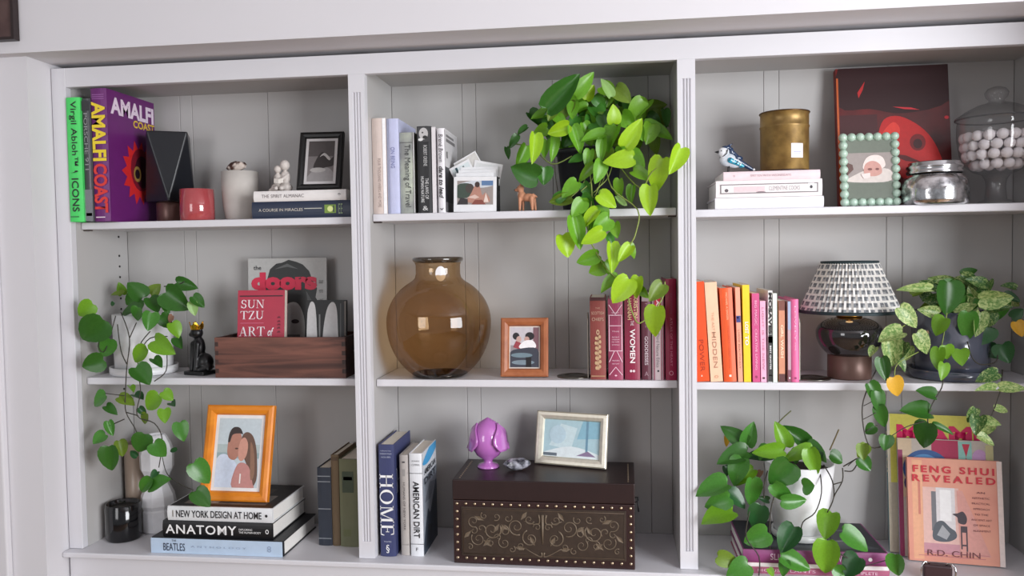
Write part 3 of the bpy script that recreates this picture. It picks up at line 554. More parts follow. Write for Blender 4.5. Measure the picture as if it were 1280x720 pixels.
# dog
c = P(658, 263, .07); t = thing('dog_figurine', 'tiny tan dog figurine standing beside the trailing plant', 'figurine', (c.x, .07, S1B+.001), (0, 0, -.35))
dm = mat((196, 138, 106), .6, var=.1, scale=60)
blob('body', [((.006, 0, .034), .0125, (1.5, .8, .85)), ((-.012, 0, .038), .0115, (1, .85, 1.1)), ((-.016, 0, .058), .0095, (1, .95, .95)), ((-.026, 0, .0545), .0055, (1.2, .9, .8))], dm, t, .0013, 3,
    caps=[((-.012, 0, .042), .008, (-.016, 0, .054), .007), ((-.015, -.006, .032), .005, (-.016, -.006, .003), .0032), ((-.012, .006, .032), .005, (-.012, .006, .003), .0032), ((.018, -.006, .032), .0065, (.02, -.006, .003), .0034), ((.018, .006, .032), .0065, (.023, .006, .003), .0034), ((.02, 0, .04), .004, (.03, 0, .034), .002), ((-.013, -.006, .064), .003, (-.012, -.007, .071), .001), ((-.013, .006, .064), .003, (-.012, .007, .071), .001)])
MB().sphere((-.0325, 0, .055), .0022, 1).build('nose', BLACK, t)
for s in (-1, 1): MB().sphere((-.023, s*.006, .06), .0013, 1).build('eye', BLACK, t)
MB().sphere((-.0215, 0, .042), .0052, 2, 0, (.5, 1, 1.6)).build('chest_patch', mat((224, 204, 190), .6), t)
# ================================================================== middle bay, middle shelf
Yv = .104; kx = .00212; xv = X(550, Yv, S2B); zf = lambda py: P(550, py, Yv).z-S2B
t = thing('glass_vase', 'large round amber glass vase with a wide neck and white sticker', 'vase', (xv, Yv, S2B))
R = 65*kx; amber = glass('amber_glass', (.79, .65, .48))
zc_ = zf(402); rb0 = .062; Rl = (zc_-.0006)/math.sqrt(1-(rb0/R)**2); zn = zf(353); Ru = (zn-zc_)/math.sqrt(1-(.076/R)**2)
prof = [(.0, .0006), (rb0*.8, .0006)]
for k in range(13): q = .0006+(zc_-.0006)*(k/12)**1.3; prof.append((R*math.sqrt(max(0, 1-((q-zc_)/Rl)**2)), q))
for k in range(1, 11): q = zc_+(zn-zc_)*(1-(1-k/10)**1.3); prof.append((R*math.sqrt(max(0, 1-((q-zc_)/Ru)**2)), q))
prof += [(.0665, zf(350)), (.061, zf(347)), (.0585, zf(342)), (.0585, zf(331)), (.062, zf(327))]
MB().lathe(prof, 64, cap=False).build('body', amber, t)
MB().lathe([(.0615, zf(328)), (.066, zf(326)), (.0675, zf(324)), (.066, zf(322)), (.0615, zf(321)), (.0575, zf(322)), (.0565, zf(325)), (.0585, zf(328.5)), (.0615, zf(328))], 48, cap=False).build('rim', mat((58, 48, 36), .1, coat=1), t)
MB().lathe([(.0, .0012), (.054, .0012), (.066, .004), (.074, .008), (.066, .011), (.05, .0075), (0, .006)], 48, cap=False).build('thick_base', glass('amber_dark', (.22, .19, .15)), t)
sb_ = MB(); vs_ = []; nn = 12; zs0 = zf(341.5); hs = .0195; a0 = math.radians(-90+19)
ring = [(zs0+.0, a0)]
vs_ = [((.0593)*math.cos(a0), .0593*math.sin(a0), zs0)]
for i in range(20):
    th_ = 2*math.pi*i/20; a_ = a0+math.cos(th_)*.23; vs_.append((.0593*math.cos(a_), .0593*math.sin(a_), zs0+math.sin(th_)*hs))
sb_.add(vs_, [(0, 1+i, 1+(i+1) % 20) for i in range(20)]).build('sticker', mat((224, 222, 224), .5), t)
oak = wood('frame_oak', (150, 84, 48), (178, 108, 68), (8, 30, 8), .45)
frame('framed_photo', 'brown wooden picture frame with a couple photo beside the glass vase', 625.5, 685, 470.5, 399, .075, S2B, math.radians(10), 0, .0215, .018, oak,
    [((150, 142, 146), rect(0, 0, 1, 1)), ((196, 190, 196), rect(0, .55, .8, 1)), ((120, 84, 92), rect(.8, .4, 1, 1)), ((40, 36, 40), ell(.2, .78, .12, .09)), ((36, 32, 36), ell(.68, .78, .16, .1)), ((196, 160, 150), ell(.3, .7, .09, .08)), ((190, 150, 140), ell(.58, .7, .09, .07)), ((150, 60, 70), [(.1, .5), (.2, .66), (.4, .6), (.36, .44)]), ((238, 234, 236), [(.3, .5), (.5, .66), (.8, .66), (.9, .5), (.6, .44)]), ((58, 60, 72), [(0, 0), (0, .36), (.3, .46), (.95, .46), (1, 0)]), ((110, 130, 140), ell(.4, .3, .38, .06)), ((120, 136, 146), ell(.45, .12, .4, .06)), ((20, 18, 22), rect(.55, 0, .74, .25))], .003, mat((214, 206, 198), .6))
# bookends
def bookend(label, px_base, px_up, Y, Z, sgn, hb):
    xb = X(px_up, Y, Z); t = thing('metal_bookend', label, 'bookend', (xb, Y, Z+.0003)); steel = mat((120, 116, 110), .3, 1)
    MB().lathe([(.0, 0), (.044, 0), (.045, .0012), (.044, .003), (.036, .0034), (.034, .005), (.026, .0054), (.024, .0034), (.012, .005), (0, .005)], 40).build('disc_foot', steel, t, (sgn*.036, .045, 0))
    n = 10; pts = [(0, .002), (0, hb-.035)]+[(.035-.035*math.cos(math.pi*i/n/1.0), hb-.035+.035*math.sin(math.pi*i/n)) for i in range(1, n)]+[(.07, hb-.035), (.07, .002)]
    k = len(pts); MB().add([(0, y+.01, z) for y, z in pts]+[(-sgn*.0025, y+.01, z) for y, z in pts], [list(range(k)), [k+i for i in range(k)]]+[(i, (i+1) % k, k+(i+1) % k, k+i) for i in range(k)]).build('upright', mat((190, 184, 172), .35, .8), t)
bookend('metal bookend with a dark disc foot, before the maroon books', 700, 734.5, .055, S2B, -1, P(735, 391, .08).z-S2B)
# maroon books
ym = .05
b = book_up('maroon_book', 'brown-red antique book with worn gilt ornament on its spine', 738, 758, 372, S2B, ym, .16, (134, 62, 56), rough=.6, over=.001)
spine_h(b, 'THE', .13, .3, .02, (190, 150, 130)); spine_h(b, 'SCOTTISH', .19, .8, .035, (196, 160, 140)); spine_h(b, 'CHIEFS', .265, .75, .04, (196, 160, 140))
orn = [((192, 160, 128), ell(.5, .93, .13, .06)), ((118, 52, 48), ell(.5, .93, .06, .03)), ((186, 152, 118), [(.44, .86), (.56, .86), (.6, .1), (.4, .1)])]
for k in range(7):
    y_ = .14+k*.11; orn += [((190, 158, 122), ell(.36-.03*(k % 2), y_, .1, .04)), ((190, 158, 122), ell(.64+.03*(k % 2), y_+.03, .1, .04)), ((120, 60, 50), ell(.5, y_+.05, .035, .025))]
print_on(b.t, (b.w*.5, -.0004, b.h*.34), FX, FY, b.w*.8, b.h*.55, orn, 'gilt_ornament', .0002); band(b, .0, .04, 0, 1, (70, 34, 36)); band(b, .95, .965, .05, .95, (170, 130, 100))
b = book_up('maroon_book', 'rose maroon hardback with pink geometric line pattern on its spine', 760.5, 779.5, 374, S2B, ym-.004, .16, (150, 56, 88))
LN = (236, 200, 214)
def lines(b, segs, wd, col, name='line_pattern'):
    bb = MB()
    for (x0, z0, x1, z1) in segs:
        p = Vector((b.w*x0, 0, b.h*z0)); q = Vector((b.w*x1, 0, b.h*z1)); d_ = (q-p).normalized(); nn_ = Vector((-d_.z, 0, d_.x))*wd/2
        bb.add([v+Vector((0, -.0008, 0)) for v in (p-nn_, q-nn_, q+nn_, p+nn_)], [(0, 1, 2, 3)])
    return bb.build(name, mat(col, .5), b.t)
lines(b, [(.08, .36, .08, .8), (.92, .36, .92, .8), (.04, .8, .96, .8), (.04, .36, .96, .36), (.08, .67, .92, .67), (.06, .93, .5, .81), (.94, .93, .5, .81), (.06, .22, .42, .36), (.94, .22, .58, .36), (.06, .06, .5, .16), (.94, .06, .5, .16)], .0016, LN)
for v, s in ((.17, 'SECRET'), (.2, 'DAILY'), (.4, 'THE'), (.47, 'ANCIENT'), (.5, 'WISDOM'), (.53, 'FOR EVERY'), (.565, 'WOMAN'), (.76, 'HIDDEN'), (.8, 'HISTORY')): spine_h(b, s, v, .5, .014, LN)
spine_h(b, '◆', .945, .2, .025, LN)
b = book_up('maroon_book', 'wine red novel with large white title reading down the spine', 781, 800.5, 369, S2B, ym-.002, .16, (136, 30, 62))
spine(b, 'THE', .3, .36, .22, (230, 214, 218), .0); spine(b, 'WOMEN', .4, .8, .34, (240, 228, 230), .02, bold=.02); spine(b, 'KRISTIN', .02, .27, .26, (224, 196, 150), .24, bold=.01); spine(b, 'HANNAH', .04, .29, .26, (224, 196, 150), -.16, bold=.01); spine_h(b, '••', .895, .35, .03, (230, 210, 215), bold=.03)
b = book_up('maroon_book', 'narrow dark plum book with small pale title', 802, 814.6, 366, S2B, ym, .155, (92, 38, 54)); spine(b, 'GODDESSES', .5, .83, .34, (206, 190, 196), .0, bold=.01); spine(b, 'MYTHS', .12, .4, .25, (150, 110, 124)); band(b, .0, .1, .05, .95, (150, 130, 136)); spine_h(b, 'A', .93, .4, .05, (170, 140, 150))
b = book_up('maroon_book', 'pale grey book with pink edge stripes and a red head label', 815.4, 830.6, 362, S2B, ym-.002, .155, (206, 188, 192)); 
for u in (.14, .74, .92): band(b, .0, 1, u, u+.07, (150, 60, 92))
band(b, .06, .24, .24, .72, (188, 30, 56)); spine(b, 'LAP', .08, .22, .26, (236, 200, 206), -.02, bold=.03); spine(b, 'Third Nature Ethics', .48, .86, .26, (120, 112, 116), -.02); spine_h(b, '■', .9, .14, .02, INK)
b = book_up('maroon_book', 'tallest burgundy book against the right-hand pilaster of its bay', 832, 846.4, 349, S2B, ym-.004, .165, (148, 16, 64), rough=.35); spine(b, 'ATLAS OF THE HEART', .38, .86, .2, (206, 120, 150), .02); spine(b, 'BROWN', .14, .34, .2, (150, 50, 90), .02); spine_h(b, 'O', .93, .4, .045, (214, 150, 170))
# ================================================================== middle bay, bottom shelf
a = PZ(485, 692, 0); yh = .018
b = book_up('home_book', 'navy blue hardback with tall white serif title reading down the spine', 475.4, 495, 556, 0, yh, .17, (58, 64, 104), rough=.5)
SERIF.append((b.t, 'HOME', (b.w*.5, -.0006, b.h*(1-.535)), SX, SY, b.h*.555, b.w*.86, WHITE)); spine_h(b, 'edited by', .055, .7, .012, (190, 196, 214)); spine_h(b, 'DESIGN FILES', .08, .75, .012, (190, 196, 214)); spine_h(b, 'HOUSES', .11, .6, .012, (190, 196, 214)); spine_h(b, 'THAMES', .865, .5, .012, (190, 196, 214)); spine_h(b, '§', .93, .22, .075, WHITE)
SERIF.append((b.t, 'H', (b.w, b.d*.25, b.h*.66), CX, CY, b.d*.3, b.h*.22, mat((150, 156, 180), .5)))
b = book_up('city_book', 'slim grey hardback between the navy book and white novel', 501.3, 512.4, 569, 0, yh+.012, .15, (176, 170, 166)); spine(b, 'HUMANS OF NEW YORK', .27, .75, .26, (92, 86, 86)); band(b, .89, .896, .1, .9, (140, 134, 130)); spine_h(b, '■', .07, .3, .015, (70, 66, 70)); band(b, .14, .21, .35, .65, (150, 146, 144))
b = book_up('white_novel', 'white novel with bold black title and blue-splashed cover', 513.4, 530.4, 567, 0, yh+.008, .16, (226, 228, 232)); spine(b, 'AMERICAN DIRT', .27, .82, .46, INK, .0, bold=.02); spine_h(b, 'JEANINE', .075, .6, .018, (110, 112, 116)); spine_h(b, 'CUMMINS', .11, .6, .018, (110, 112, 116)); band(b, .19, .195, .0, 1, (60, 60, 64)); band(b, .878, .883, 0, 1, (60, 60, 64)); spine_h(b, 'F', .93, .15, .03, INK)
print_on(b.t, (b.w, b.d*.5, b.h*.5), CX, CY, b.d*.98, b.h*.99, [((150, 158, 170), rect(0, 0, 1, 1)), ((210, 214, 220), rect(0, .75, 1, 1)), ((70, 160, 214), [(.0, .9), (.5, 1), (1, 1), (1, .93), (.4, .86)]), ((60, 70, 84), [(0, .1), (.3, .4), (.5, .35), (.9, .6), (1, .5), (1, 0), (0, 0)]), ((120, 128, 140), [(.1, .5), (.5, .65), (.9, .6), (.5, .48)]), ((40, 46, 56), [(.1, .05), (.3, .25), (.6, .2), (.5, .05)])], 'cover_print')
for k, s in enumerate(('AMERICAN', 'DIRT')): text(b.t, s, (b.w, b.d*.5, b.h*(.8-.09*k)), CX, CY, b.d*.8, b.h*.06, mat((46, 50, 60), .5), bold=.02, lift=.0012)
# chest
q0 = PZ(567, 704, 0); q1 = PZ(794.5, 713, 0); rzc = math.atan2(q1.y-q0.y, q1.x-q0.x); wc = (q1-q0).length
yc0 = max(q0.y, -.012); dch = .205; hch = P(680, 602.5, (q0.y+q1.y)/2).z
leather = mat((46, 26, 26), .42, var=.12, scale=25, bump=.1); dk = mat((40, 24, 24), .4, var=.1, scale=30, bump=.1); pan = mat((58, 46, 38), .5, .15, var=.2, scale=60, bump=.3)
t = thing('studded_chest', 'dark brown leather chest with brass studs and scrolled front panel', 'chest', (q0.x, q0.y, .0004), (0, 0, rzc))
zl = P(680, 628, (q0.y+q1.y)/2).z
MB().bbox(.001, wc-.001, .001, dch, 0, zl-.0008, .002).build('body', leather, t)
MB().bbox(0, wc, 0, dch+.001, zl+.0008, hch, .002).build('lid', dk, t)
zp0, zp1 = zl*.13, zl*.9; MB().bbox(.022, wc-.022, -.0022, .0015, zp0, zp1, .001).build('front_panel', pan, t)
MB().tube([(.027, -.0024, zp0+.006), (wc-.027, -.0024, zp0+.006), (wc-.027, -.0024, zp1-.006), (.027, -.0024, zp1-.006), (.027, -.0024, zp0+.006)], .0012, 5).build('panel_moulding', mat((84, 68, 54), .45, .3), t)
# scrollwork: mirrored spirals, stems and leaf sprays in relief
sw = MB(); cx, cz = wc/2, (zp0+zp1)/2; hw, hz = wc/2-.034, (zp1-zp0)/2-.01
def spiral(x, z, r, turns, a0, dirn, wd):
    pts = []
    for i in range(26):
        f_ = i/25; a = a0+dirn*turns*2*math.pi*f_; q = r*(1-f_*.86); pts.append((x+q*math.cos(a), -.0024, z+q*math.sin(a)))
    sw.tube(pts, wd, 4, r2=wd*.5)
for s in (-1, 1):
    X_ = lambda u: cx+s*u*hw
    Z_ = lambda v: cz+v*hz
    def sp(u, v, r, tn, a, d_, wd=.0016): spiral(X_(u), Z_(v), r*hz, tn, a if s > 0 else math.pi-a, d_*s, wd)
    sp(.16, -.25, .42, 1.4, 1.2, -1, .002); sp(.34, .3, .42, 1.5, -2.0, 1, .002); sp(.5, -.5, .3, 1.3, .8, -1); sp(.66, .1, .46, 1.5, 2.6, 1, .002); sp(.84, -.35, .36, 1.4, .6, -1); sp(.9, .5, .3, 1.3, -2, 1); sp(.17, .66, .24, 1.2, 3.5, 1); sp(.4, -.8, .18, 1.1, 2, 1); sp(.6, .75, .2, 1.1, -1, -1); sp(.07, .3, .2, 1.2, 0, 1); sp(.76, .78, .18, 1.1, 1, -1); sp(.28, -.62, .2, 1.2, 4, 1); sp(.68, -.5, .24, 1.3, 2, -1); sp(.95, -.75, .16, 1.1, 1, 1); sp(.5, .05, .3, .8, 1.5, 1, .002); sp(.8, .15, .24, .9, 4, -1, .002); sp(.45, .7, .22, 1, 2.5, 1); sp(.58, -.25, .2, .9, 0, 1); sp(.9, .05, .2, 1, 2, 1)
    for (u0, v0, u1, v1, bd_) in ((.02, -.9, .24, -.7, -.3), (.05, .9, .25, .6, -.3)):
        pts = []
        for i in range(9):
            f_ = i/8; pts.append((X_(u0+(u1-u0)*f_+bd_*.3*math.sin(math.pi*f_)), -.0024, Z_(v0+(v1-v0)*f_+bd_*math.sin(math.pi*f_))))
        sw.tube(pts, .0026, 4, r2=.0008)
    for (u, v, an) in ((.1, -.6, 1.1), (.28, .62, 2.2), (.42, .1, .6), (.55, -.1, 1.9), (.56, .42, -1), (.76, .55, .4), (.78, -.7, 2.4), (.93, .05, -.8), (.22, -.75, .1), (.66, -.72, .7)):
        a = an if s > 0 else math.pi-an; sw.add([(X_(u), -.0022, Z_(v)), (X_(u)+.016*math.cos(a-.35), -.0036, Z_(v)+.016*math.sin(a-.35)), (X_(u)+.027*math.cos(a), -.0024, Z_(v)+.027*math.sin(a)), (X_(u)+.016*math.cos(a+.35), -.0036, Z_(v)+.016*math.sin(a+.35))], [(0, 1, 2, 3)])
sw.tube([(cx, -.0024, cz-hz*.5), (cx, -.003, cz), (cx, -.0024, cz+hz*.9)], .0012, 5, r2=.0045)
sw.build('scrollwork', mat((112, 98, 82), .45, .25), t)
st = MB().lathe([(.0042, 0), (.0038, .0014), (.0022, .0026), (0, .003)], 10, cap=False).build('stud', mat((190, 172, 146), .28, 1), t, (.011, .001, zl*.94), (math.pi/2, 0, 0))
pos = [(.011+(wc-.022)*i/19, z_) for z_ in (zl*.94, zl*.09) for i in range(20)]+[(x_, zl*(.09+.85*j/7)) for x_ in (.011, wc-.011) for j in range(1, 7)]
for x_, z_ in pos[1:]: copy_part(st, t, (x_, .001, z_))
for x_ in (.016, wc-.016):
    for j in range(12): o = copy_part(st, t, (x_, .02+.0145*j, hch-.0005), (0, 0, 0)); o.scale = (.6, .6, .6)
MB().tube([(wc, .07, zl*.9), (wc+.008, .072, zl*.92), (wc+.01, .075, zl*.75), (wc+.01, .1, zl*.7), (wc+.008, .108, zl*.92), (wc, .11, zl*.9)], .002).build('ring_handle', BLACK, t)
zch = hch+.0006
# pink pine-bud ornament
c = PZ(609, 586, zch); yp = c.y+.02; c = Vector((X(610.5, yp, zch), yp, zch)); zz = lambda py: P(610, py, yp).z-zch
pk = mat((188, 112, 190), .16, var=.02, coat=1)
t = thing('pine_bud_ornament', 'glossy orchid-pink ceramic pine bud on a round foot, standing on the chest', 'ornament', c)
R = .044; zc_ = zz(553)
MB().lathe([(.029, .0004), (.0295, .003), (.025, .008), (.013, .012), (.011, .017), (.016, zz(573)), (.031, zz(568)), (R*.93, zz(560)), (R, zc_), (R*.95, zz(543)), (R*.78, zz(534)), (R*.5, zz(527)), (R*.2, zz(523.5)), (0, zz(521.5))], 40).build('bud', pk, t)
for (a0, a1) in ((160, 248), (-66, 24), (52, 140)):
    bb = MB(); nu, nv = 8, 10; vs_ = []
    for j in range(nv+1):
        v = j/nv; zq = zz(528)+(zz(561)-zz(528))*v; wv = math.sin(math.pi/2*min(1, .1+v*1.5))
        rq = (.027+.019*math.sin(min(1, v*1.6)*math.pi/2))+.005*v**3
        for i in range(nu+1):
            u = i/nu*2-1; am = math.radians((a0+a1)/2+u*(a1-a0)/2*wv*(1 if v < .72 else (1-(v-.72)*1.6)))
            rr_ = rq+(.004 if abs(u) > .8 else 0); vs_.append((rr_*math.cos(am), rr_*math.sin(am), zq))
    bb.add(vs_, [(j*(nu+1)+i, j*(nu+1)+i+1, (j+1)*(nu+1)+i+1, (j+1)*(nu+1)+i) for j in range(nv) for i in range(nu)], smooth=True)
    o = bb.build('petal', pk, t); sd = o.modifiers.new('s', 'SOLIDIFY'); sd.thickness = .0035
c = PZ(646, 590, zch); rock('quartz_chunk', 'rough grey crystal chunk lying on the chest beside the pink ornament', (X(645.5, c.y+.015, zch), c.y+.015, zch), (.034, .02, .0165), mottled('quartz', (54, 54, 62), (176, 176, 186), 60, .42, .62, .12), 11, 'crystal')
# silver-gold frame
silv = mat((224, 218, 202), .35, .5, var=.1, scale=80)
p0 = PZ(668, 580, zch); p1 = PZ(757, 588, zch)
t, w_, h_ = frame('framed_photo', 'champagne-gold beaded picture frame with a bright bluish picture, on the chest', 668, 757, 584, 517.5, .05, zch, math.radians(12), math.atan2(p1.y-p0.y, p1.x-p0.x), .0215, .014, silv,
    [((176, 206, 214), rect(0, 0, 1, 1)), ((206, 226, 230), [(.1, .3), (.3, .9), (.6, .8), (.5, .2)]), ((140, 186, 204), [(.6, .5), (.7, 1), (1, 1), (1, .55)]), ((226, 236, 238), [(0, .1), (.5, .3), (1, .12), (1, 0), (0, 0)]), ((110, 150, 172), rect(.76, .1, .8, 1)), ((140, 120, 150), [(.6, .06), (.8, .2), (.95, .06)]), ((98, 110, 120), rect(0, .02, .25, .1)), ((190, 214, 224), ell(.25, .6, .15, .25))], 0, mat((206, 220, 224), .3), ploc=(p0, p1))
bd_ = MB().sphere((0, 0, 0), .0016, 1); o0 = None; bm_ = MB()
for k in range(40): bm_.sphere((-w_/2+.0025+(w_-.005)*k/39, -.001, h_-.0025), .0018, 1); bm_.sphere((-w_/2+.0025+(w_-.005)*k/39, -.001, .0025), .0018, 1)
for k in range(30): bm_.sphere((-w_/2+.0025, -.001, .0025+(h_-.005)*k/29), .0018, 1); bm_.sphere((w_/2-.0025, -.001, .0025+(h_-.005)*k/29), .0018, 1)
for k in range(30): bm_.sphere((-w_/2+.0205+(w_-.041)*k/29, .003, h_-.0205), .0012, 1); bm_.sphere((-w_/2+.0205+(w_-.041)*k/29, .003, .0205), .0012, 1)
o = bm_.build('bead_trim', mat((150, 138, 110), .3, .9), t); o['kind'] = 'stuff'
# ================================================================== serif capitals
def seg(x0, y0, x1, y1, w):      # slanted stroke of horizontal width w
    return [(x0-w/2, y0), (x0+w/2, y0), (x1+w/2, y1), (x1-w/2, y1)]
def R_(x0, y0, x1, y1): return [(x0, y0), (x1, y0), (x1, y1), (x0, y1)]
def arc(cx, cy, a, b, ai, bi, t0, t1, n=14):
    out = []
    for i in range(n):
        p, q = math.radians(t0+(t1-t0)*i/n), math.radians(t0+(t1-t0)*(i+1)/n)
        out.append([(cx+a*math.cos(p), cy+b*math.sin(p)), (cx+a*math.cos(q), cy+b*math.sin(q)), (cx+ai*math.cos(q), cy+bi*math.sin(q)), (cx+ai*math.cos(p), cy+bi*math.sin(p))])
    return out
T_, t_, f_ = .15, .05, .045
GL = {
 'H': (.92, [R_(.1, 0, .1+T_, 1), R_(.67, 0, .67+T_, 1), R_(.1, .48, .8, .48+t_)]+[R_(a, y, a+.31, y+f_) for a in (.02, .59) for y in (0, 1-f_)]),
 'O': (.98, arc(.49, .5, .47, .52, .31, .47, 0, 360, 28)),
 'M': (1.12, [R_(.12, 0, .12+t_, 1), seg(.19, 1, .55, 0, T_), seg(.55, 0, .9, 1, t_), R_(.86, 0, .86+T_, 1), R_(.02, 0, .28, f_), R_(.02, 1-f_, .24, 1), R_(.78, 0, 1.1, f_), R_(.88, 1-f_, 1.1, 1)]),
 'E': (.76, [R_(.1, 0, .1+T_, 1), R_(.02, 0, .7, t_), R_(.02, 1-t_, .66, 1), R_(.2, .48, .5, .48+t_), [(.7, 0), (.74, .26), (.7, .26), (.62, t_)], [(.66, 1), (.69, .76), (.65, .76), (.58, 1-t_)], R_(.48, .38, .52, .64)]),
 'S': (.68, arc(.33, .74, .27, .27, .14, .21, 20, 270, 16)+arc(.33, .27, .3, .29, .16, .22, 90, -160, 16)+[R_(.57, .68, .61, .98), R_(.02, .02, .06, .34)]),
 'U': (.9, [R_(.1, .3, .1+T_, 1), R_(.72, .3, .72+t_, 1), R_(.02, 1-f_, .34, 1), R_(.62, 1-f_, .88, 1)]+arc(.435, .32, .335, .33, .19, .27, 180, 360, 14)),
 'N': (.94, [R_(.12, 0, .12+t_, 1), seg(.18, 1, .78, 0, T_), R_(.77, 0, .77+t_, 1), R_(.02, 0, .28, f_), R_(.02, 1-f_, .22, 1), R_(.66, 1-f_, .92, 1)]),
 'T': (.82, [R_(.335, 0, .335+T_, 1), R_(.03, 1-t_, .79, 1), R_(.24, 0, .58, f_), [(.03, 1), (.0, .76), (.05, .76), (.12, 1-t_)], [(.79, 1), (.82, .76), (.77, .76), (.7, 1-t_)]]),
 'Z': (.76, [R_(.06, 1-t_, .7, 1), R_(.04, 0, .72, t_), seg(.13, .02, .62, .98, T_), [(.06, 1), (.03, .76), (.08, .76), (.15, 1-t_)], [(.72, 0), (.75, .26), (.7, .26), (.63, t_)]]),
 'A': (.9, [seg(.14, 0, .45, 1, t_*1.1), seg(.73, 0, .45, 1, T_), R_(.24, .33, .6, .33+t_), R_(.0, 0, .27, f_), R_(.56, 0, .89, f_)]),
 'R': (.86, [R_(.1, 0, .1+T_, 1), R_(.02, 0, .34, f_), R_(.02, 1-f_, .4, 1), R_(.2, .48, .4, .48+t_), seg(.4, .5, .74, 0, T_), R_(.66, 0, .86, f_)]+arc(.38, .74, .3, .26, .15, .21, -90, 90, 12)),
}
for (par, s, c, xd, yd, L, H, m) in SERIF:
    xd = Vector(xd); yd = Vector(yd); n = xd.cross(yd); c = Vector(c); bb = MB(); x = 0; gap = .07
    tot = sum(GL[q][0] for q in s)+gap*(len(s)-1); k = L/tot
    for q in s:
        for pg in GL[q][1]: bb.add([c+xd*((x+u-tot/2)*k)+yd*((v-.5)*H)+n*.0009 for u, v in pg], [list(range(len(pg)))])
        x += GL[q][0]+gap
    bb.build('lettering', m, COVER.get(par.name, par))
# ================================================================== right bay, top shelf
y0 = .05; zq = S1C
b = book_flat('cook_book', 'plain white hardback at the bottom of the pastel stack', 894, 1030, zq, .027, y0, .18, (232, 230, 236), rough=.5); zq += .0277
b = book_flat('cook_book', 'pale pink-white boxed book with grey outlined spine label, middle of the pastel stack', 895, 1028, zq, .041, y0, .18, (234, 226, 226))
print_on(b.t, (b.w*.5, -.0003, b.h*.5), FX, FY, b.w*.92, b.h*.56, [((120, 114, 116), rect(0, 0, 1, 1)), ((236, 228, 228), rect(.012, .1, .988, .9)), ((228, 200, 204), rect(.14, .15, .46, .75)), ((90, 84, 88), ell(.065, .35, .02, .18)), ((240, 238, 240), [(.88, .1), (.9, .95), (.96, .95), (.985, .1)]), ((60, 56, 60), ell(.93, .55, .015, .18)), ((120, 110, 114), ell(.42, .1, .05, .1))], 'spine_label')
spine_f(b, 'CLEMENTINE COOKS', .5, .79, .24, (140, 132, 136)); zq += .0416
b = book_flat('cook_book', 'thin blush pink book topping the pastel stack under the gold tin', 904.5, 1025.5, zq, .0215, y0+.004, .17, (232, 212, 216), hard=False); spine_f(b, 'SMITTEN WITH WEDNESDAYS', .28, .7, .25, (186, 160, 166)); spine_f(b, '*', .1, .12, .3, (186, 160, 166)); zq += .0222
# gold tin
ct = P(980, 215, .13); rt = 27.2*.00214
zt_ = P(980, 139, .13-rt*.6).z-zq
t = thing('gold_tin', 'tarnished gold tin candle with a small white label', 'candle tin', (ct.x, .125, zq))
gm = mottled('tarnish', (122, 96, 54), (158, 128, 72), 30, .35, .65, .45, .5, .35)
MB().lathe([(rt*.96, .0004), (rt, .003), (rt, zt_*.735), (rt+.0015, zt_*.75), (rt+.0015, zt_*.77), (rt, zt_*.785), (rt, zt_-.003), (rt+.0022, zt_-.002), (rt+.0022, zt_), (rt-.001, zt_), (rt-.002, zt_-.02), (0, zt_-.02)], 48).build('body', gm, t)
MB().lathe([(rt*.965, .0002), (rt*1.012, .0004), (rt*1.012, .004), (rt*.99, .005)], 48, cap=False).build('base_ring', mat((54, 36, 26), .5, .4), t)
MB().lathe([(rt+.0022, zt_-.0025), (rt+.003, zt_-.001), (rt+.002, zt_+.0006), (rt-.001, zt_+.0004)], 48, cap=False).build('rim', mat((84, 60, 34), .35, .7), t)
MB().lathe([(rt-.003, zt_-.0198), (rt-.003, zt_-.016), (0, zt_-.0155)], 32).build('wax', mat((150, 120, 80), .6), t)
def wrap(parent, name, r, a0, a1, z0, z1, m, n=10):
    vs_ = []
    for i in range(n+1):
        a = math.radians(a0+(a1-a0)*i/n); vs_ += [(r*math.cos(a), r*math.sin(a), z0), (r*math.cos(a), r*math.sin(a), z1)]
    return MB().add(vs_, [(2*i, 2*i+2, 2*i+3, 2*i+1) for i in range(n)]).build(name, m, parent)
za, zb2 = P(990, 197, .07).z-zq, P(990, 179, .07).z-zq
wrap(t, 'label', rt+.0006, -86, -55, za, zb2, mat((226, 222, 228), .5)); wrap(t, 'label_print', rt+.0009, -80, -61, za+.013, za+.0145, mat((130, 136, 190), .5)); wrap(t, 'label_print', rt+.0009, -80, -63, za+.009, za+.0105, mat((170, 174, 210), .5))
# blue jay ornament
c = P(918, 219, .1); t = thing('bird_ornament', 'glass blue jay ornament with turquoise wing perched on the pastel books', 'bird ornament', (c.x-.006, .1, zq+.0035), (0, 0, .12))
jm = mottled('jay_body', (196, 204, 212), (228, 230, 234), 30, .4, .6, .18)
blob('body', [((-.01, 0, .03), .017, (1.25, .85, 1)), ((.006, 0, .022), .014, (1.4, .8, .9)), ((-.02, 0, .05), .0125, (1.1, .9, 1)), ((-.026, 0, .047), .008, (1, .9, 1))], jm, t, .0014, 3, caps=[((-.018, 0, .036), .012, (-.02, 0, .05), .01)])
navy = mat((30, 52, 84), .14, coat=.6); teal = mat((30, 156, 186), .12, coat=1)
blob('crest', [((-.014, 0, .06), .0095, (1.35, .85, .6)), ((-.002, 0, .05), .009, (.8, .85, 1.3)), ((.012, 0, .034), .01, (1.6, .8, .7))], navy, t, .0014, 3, caps=[((-.012, 0, .063), .004, (.002, 0, .07), .0012), ((.0, 0, .05), .006, (.02, 0, .03), .006)])
blob('tail', [], navy, t, .0014, 3, caps=[((.016, 0, .026), .0085, (.05, 0, .006), .0045)]); MB().sphere((.054, 0, .005), .004, 2, 0, (1, 1, .8)).build('tail_tip', WHITE, t)
